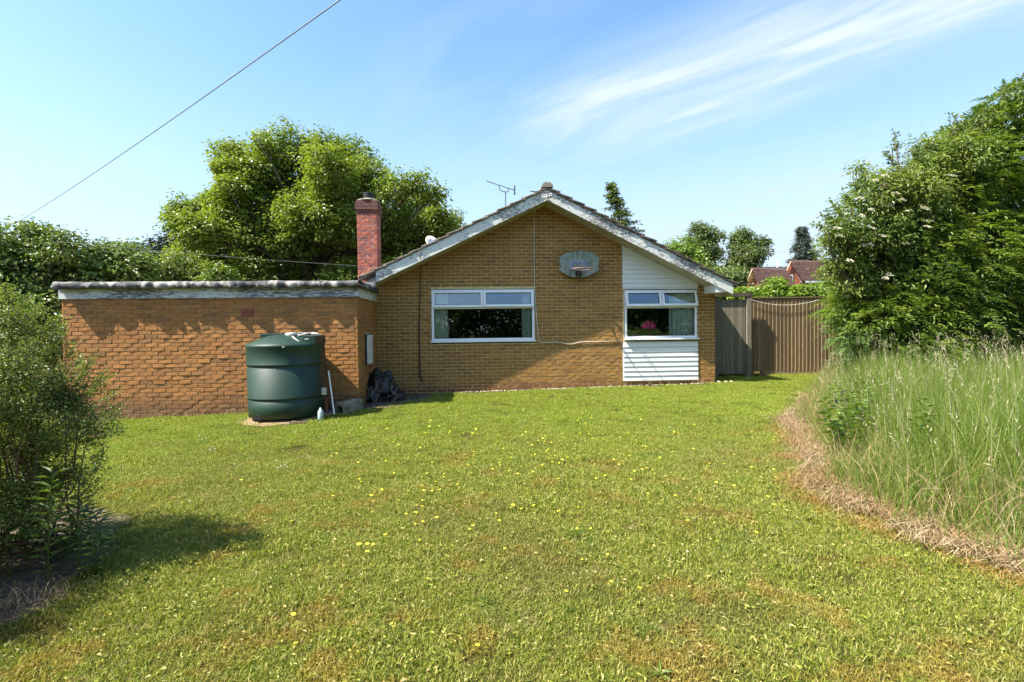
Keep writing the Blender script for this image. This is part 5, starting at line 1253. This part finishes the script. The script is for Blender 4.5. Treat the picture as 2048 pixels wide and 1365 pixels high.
# straw by the left bed and weeds at wall feet
n = 900; ys = rng.uniform(2.2, 3.2, n); xs_ = np.interp(ys, [p[0] for p in BED], [p[1] for p in BED])-rng.random(n)*.8+.05; zs_ = np.array([gz(a, b) for a, b in zip(xs_, ys)])
V1, F1 = blades_arrays(np.stack([xs_, ys, zs_], 1), rng.uniform(.05, .16, n), rng.uniform(.002, .005, n), rng.uniform(.8, 1.25, n))
n = 520; xs_ = np.concatenate([rng.uniform(-6.8, -4.1, n//2), rng.uniform(-.6, 5.4, n-n//2)]); ys = np.concatenate([YG-.03-rng.random(n//2)*.08, YM-.03-rng.random(n-n//2)*.06])[:n]; zs_ = np.array([gz(a, b) for a, b in zip(xs_, ys)])
V2, F2 = blades_arrays(np.stack([xs_, ys, zs_], 1), rng.uniform(.04, .2, n), rng.uniform(.003, .006, n), rng.uniform(.2, 1.1, n))
V, F = merge([(V1, F1), (V2, F2)]); o = link('withered_grass', np_mesh('withered_grass', V, F, 3, L_straw)); tag(o, 'withered stalks on the left bed and along the wall feet', 'straw', kind='stuff')
# orange moss outside the straw
n = 11000; k = rng.random(n); cxp = [(1.9, 3.45), (2.9, 2.95), (3.6, 2.72), (4.2, 2.80), (4.9, 3.15), (5.9, 3.85), (6.6, 4.1)]
ys = 2.4+rng.random(n)*4.3; xc = np.interp(ys, [p[0] for p in cxp], [p[1] for p in cxp]); xs_ = xc+rng.normal(0, .10, n)
keep = np.array([mnoise.noise(Vector((a*2.4, b*2.4, 9))) for a, b in zip(xs_, ys)]) > -.02; xs_, ys = xs_[keep], ys[keep]; n = len(xs_)
V, F = blades_arrays(np.stack([xs_, ys, np.array([gz(a, b) for a, b in zip(xs_, ys)])], 1), rng.uniform(.02, .05, n), rng.uniform(.004, .008, n), rng.uniform(.3, 1.1, n))
o = link('orange_moss', np_mesh('orange_moss', V-o0, F, 3, L_moss), None, o0); tag(o, 'rusty orange moss patches beside the straw edge', 'moss', kind='stuff')

# lawn: patches of real blades set out on points
pc = bpy.data.collections.new('lawn_patches')
for i in range(6):
    n = 2600; pos = np.stack([rng.uniform(-.27, .27, n), rng.uniform(-.27, .27, n), np.zeros(n)-.004], 1)
    kk = np.array([mnoise.noise(Vector((a*11, b*11, i*5))) for a, b in pos[:, :2]]); 
    hh = rng.uniform(.014, .036, n)*(1+.7*kk)
    V, F = blades_arrays(pos, hh, rng.uniform(.0020, .0042, n), rng.uniform(.25, 1.2, n))
    # clover and plantain-like small leaves
    n2_ = 70; p2 = np.stack([rng.uniform(-.27, .27, n2_), rng.uniform(-.27, .27, n2_), rng.uniform(.008, .022, n2_)], 1)
    V2, F2 = leaves_arrays(p2, rand_dirs(n2_)*.5+np.array([0, 0, 1.]), rand_dirs(n2_)*np.array([1, 1, .2]), rng.uniform(.012, .028, n2_), rng.uniform(.008, .014, n2_))
    V, F = merge([(V, F), (V2, F2)])
    o = bpy.data.objects.new('turf_patch', np_mesh('turf_patch', V, F, 3, M_lawn)); pc.objects.link(o)
pts = []; stp = .36
y = 1.35
while y < 12.2:
    half = 1.15*y+1.2; x = -half
    while x < half+.6:
        a, b = x+random.uniform(-.1, .1), y+random.uniform(-.1, .1)
        if lawn_ok(a, b): pts.append((a, b, gz(a, b)))
        x += stp
    y += stp
# thicken the near ground
y = 1.3
while y < 6.2:
    half = 1.1*y+1.0; x = -half
    while x < half+.5:
        a, b = x+random.uniform(-.15, .15), y+random.uniform(-.15, .15)
        if lawn_ok(a, b): pts.append((a, b, gz(a, b)))
        x += .42
    y += .42
me = bpy.data.meshes.new('lawn'); me.from_pydata(pts, [], [])
lawn = bpy.data.objects.new('lawn_grass', me); col.objects.link(lawn); me.materials.append(M_lawn)
tag(lawn, 'mown lawn of mixed green and rusty grass', 'grass', kind='stuff')
ng = bpy.data.node_groups.new('scatter', 'GeometryNodeTree')
ng.interface.new_socket('Geometry', in_out='INPUT', socket_type='NodeSocketGeometry'); ng.interface.new_socket('Geometry', in_out='OUTPUT', socket_type='NodeSocketGeometry')
gi = ng.nodes.new('NodeGroupInput'); go = ng.nodes.new('NodeGroupOutput'); iop = ng.nodes.new('GeometryNodeInstanceOnPoints'); ci = ng.nodes.new('GeometryNodeCollectionInfo')
ci.inputs['Collection'].default_value = pc; ci.inputs['Separate Children'].default_value = True; ci.inputs['Reset Children'].default_value = True
iop.inputs['Pick Instance'].default_value = True
rv = ng.nodes.new('FunctionNodeRandomValue'); rv.data_type = 'FLOAT_VECTOR'; rv.inputs[0].default_value = (-.04, -.04, 0); rv.inputs[1].default_value = (.04, .04, 6.283)
rs = ng.nodes.new('FunctionNodeRandomValue'); rs.data_type = 'FLOAT'; rs.inputs[2].default_value = .75; rs.inputs[3].default_value = 1.4
ng.links.new(gi.outputs[0], iop.inputs['Points']); ng.links.new(ci.outputs[0], iop.inputs['Instance']); ng.links.new(rv.outputs[0], iop.inputs['Rotation'])
ng.links.new(rs.outputs[1], iop.inputs['Scale']); ng.links.new(iop.outputs[0], go.inputs[0])
md = lawn.modifiers.new('scatter', 'NODES'); md.node_group = ng

# yellow flowers standing in the lawn
def flower_mesh(name, r, h, mat, petals=10, seed=0):
    r_ = random.Random(seed); vs = [(0, 0, h)]; fs = []
    for i in range(petals*2):
        a = math.pi*i/petals; rr = r*(1 if i % 2 else .72); vs.append((rr*math.cos(a), rr*math.sin(a), h-.003+r_.uniform(-.002, .002)))
    for i in range(petals*2): fs.append((0, 1+i, 1+(i+1) % (petals*2)))
    b = len(vs); vs += [(.0015, 0, 0), (-.0015, .001, 0), (0, -.0015, 0), (0, 0, h-.002)]; fs += [(b, b+1, b+3), (b+1, b+2, b+3), (b+2, b, b+3)]
    me = bpy.data.meshes.new(name); me.from_pydata(vs, [], fs); me.materials.append(mat); return me
fm = [flower_mesh('dandelion', .016+.002*i, .055+.008*i, L_yellow, 9, i) for i in range(4)]
fpx = []
rr_ = random.Random(4)
while len(fpx) < 215:
    px = rr_.gauss(1010, 260); py = 825+abs(rr_.gauss(0, 1))*95+rr_.uniform(0, 40)
    if 420 < px < 1560 and 822 < py < 1090: fpx.append((px, py))
fpx += [(1133, 1199), (955, 1308), (590, 1304), (1045, 1028), (843, 1027), (1163, 1131), (1216, 1118), (735, 1118), (720, 1104), (1010, 1105), (747, 1100), (663, 1003), (740, 1003), (836, 1018), (1220, 1173), (1510, 1075), (1550, 1025), (1350, 1000), (1430, 1055), (1275, 1190), (1285, 1064), (538, 1111), (585, 1245), (840, 1090), (737, 1103), (786, 1257)]
for i, (px, py) in enumerate(fpx):
    q = GP(px, py); 
    if not lawn_ok(q.x, q.y): continue
    s = rr_.uniform(.5, .85); o = link('dandelion', fm[i % 4], None, q, Euler((rr_.uniform(-.3, .3), rr_.uniform(-.3, .3), rr_.uniform(0, 6))), (s, s, s))
    tag(o, 'small yellow dandelion flower open in the mown lawn', 'flower', 'yellow flowers dotted over the lawn')
wm_ = flower_mesh('daisy', .010, .04, L_whitef, 7, 9)
for (px, py) in [(398, 878), (404, 884), (412, 881), (425, 899), (430, 903), (420, 905), (552, 928), (562, 939), (570, 936), (575, 940), (556, 942), (740, 833), (705, 860), (960, 845), (880, 870), (1375, 1114), (1050, 845), (640, 850), (590, 870), (470, 935), (255, 1055), (380, 1010), (1340, 860), (820, 840)]:
    q = GP(px, py); o = link('daisy', wm_, None, q, Euler((0, 0, rr_.uniform(0, 6)))); tag(o, 'tiny white daisy in the mown lawn', 'flower', 'white daisies scattered in the lawn')
# coarse leaf tufts and a dark twig lying on the grass
tm = weed_mesh('grass_tuft', .03, 11, .045, .2, L_nettle, 77, .1)
for (px, py, lb2) in ((1193, 800, 'low green leaf rosette in the lawn below the backboard'), (1320, 1358, 'broad bladed green tuft at the bottom edge of the lawn')):
    tag(link('grass_tuft', tm, None, GP(px, py), Euler((0, 0, 1)), (1.1, 1.1, 1.0)), lb2, 'weed')
q = GP(1104, 797); tag(MB().tube([q+Vector((-.04, 0, .02)), q+Vector((.03, .02, .06))], .012, 6).build('twig', M_seal), 'short dark stick end poking out of the lawn near the wall', 'stick')
print('points', len(pts))
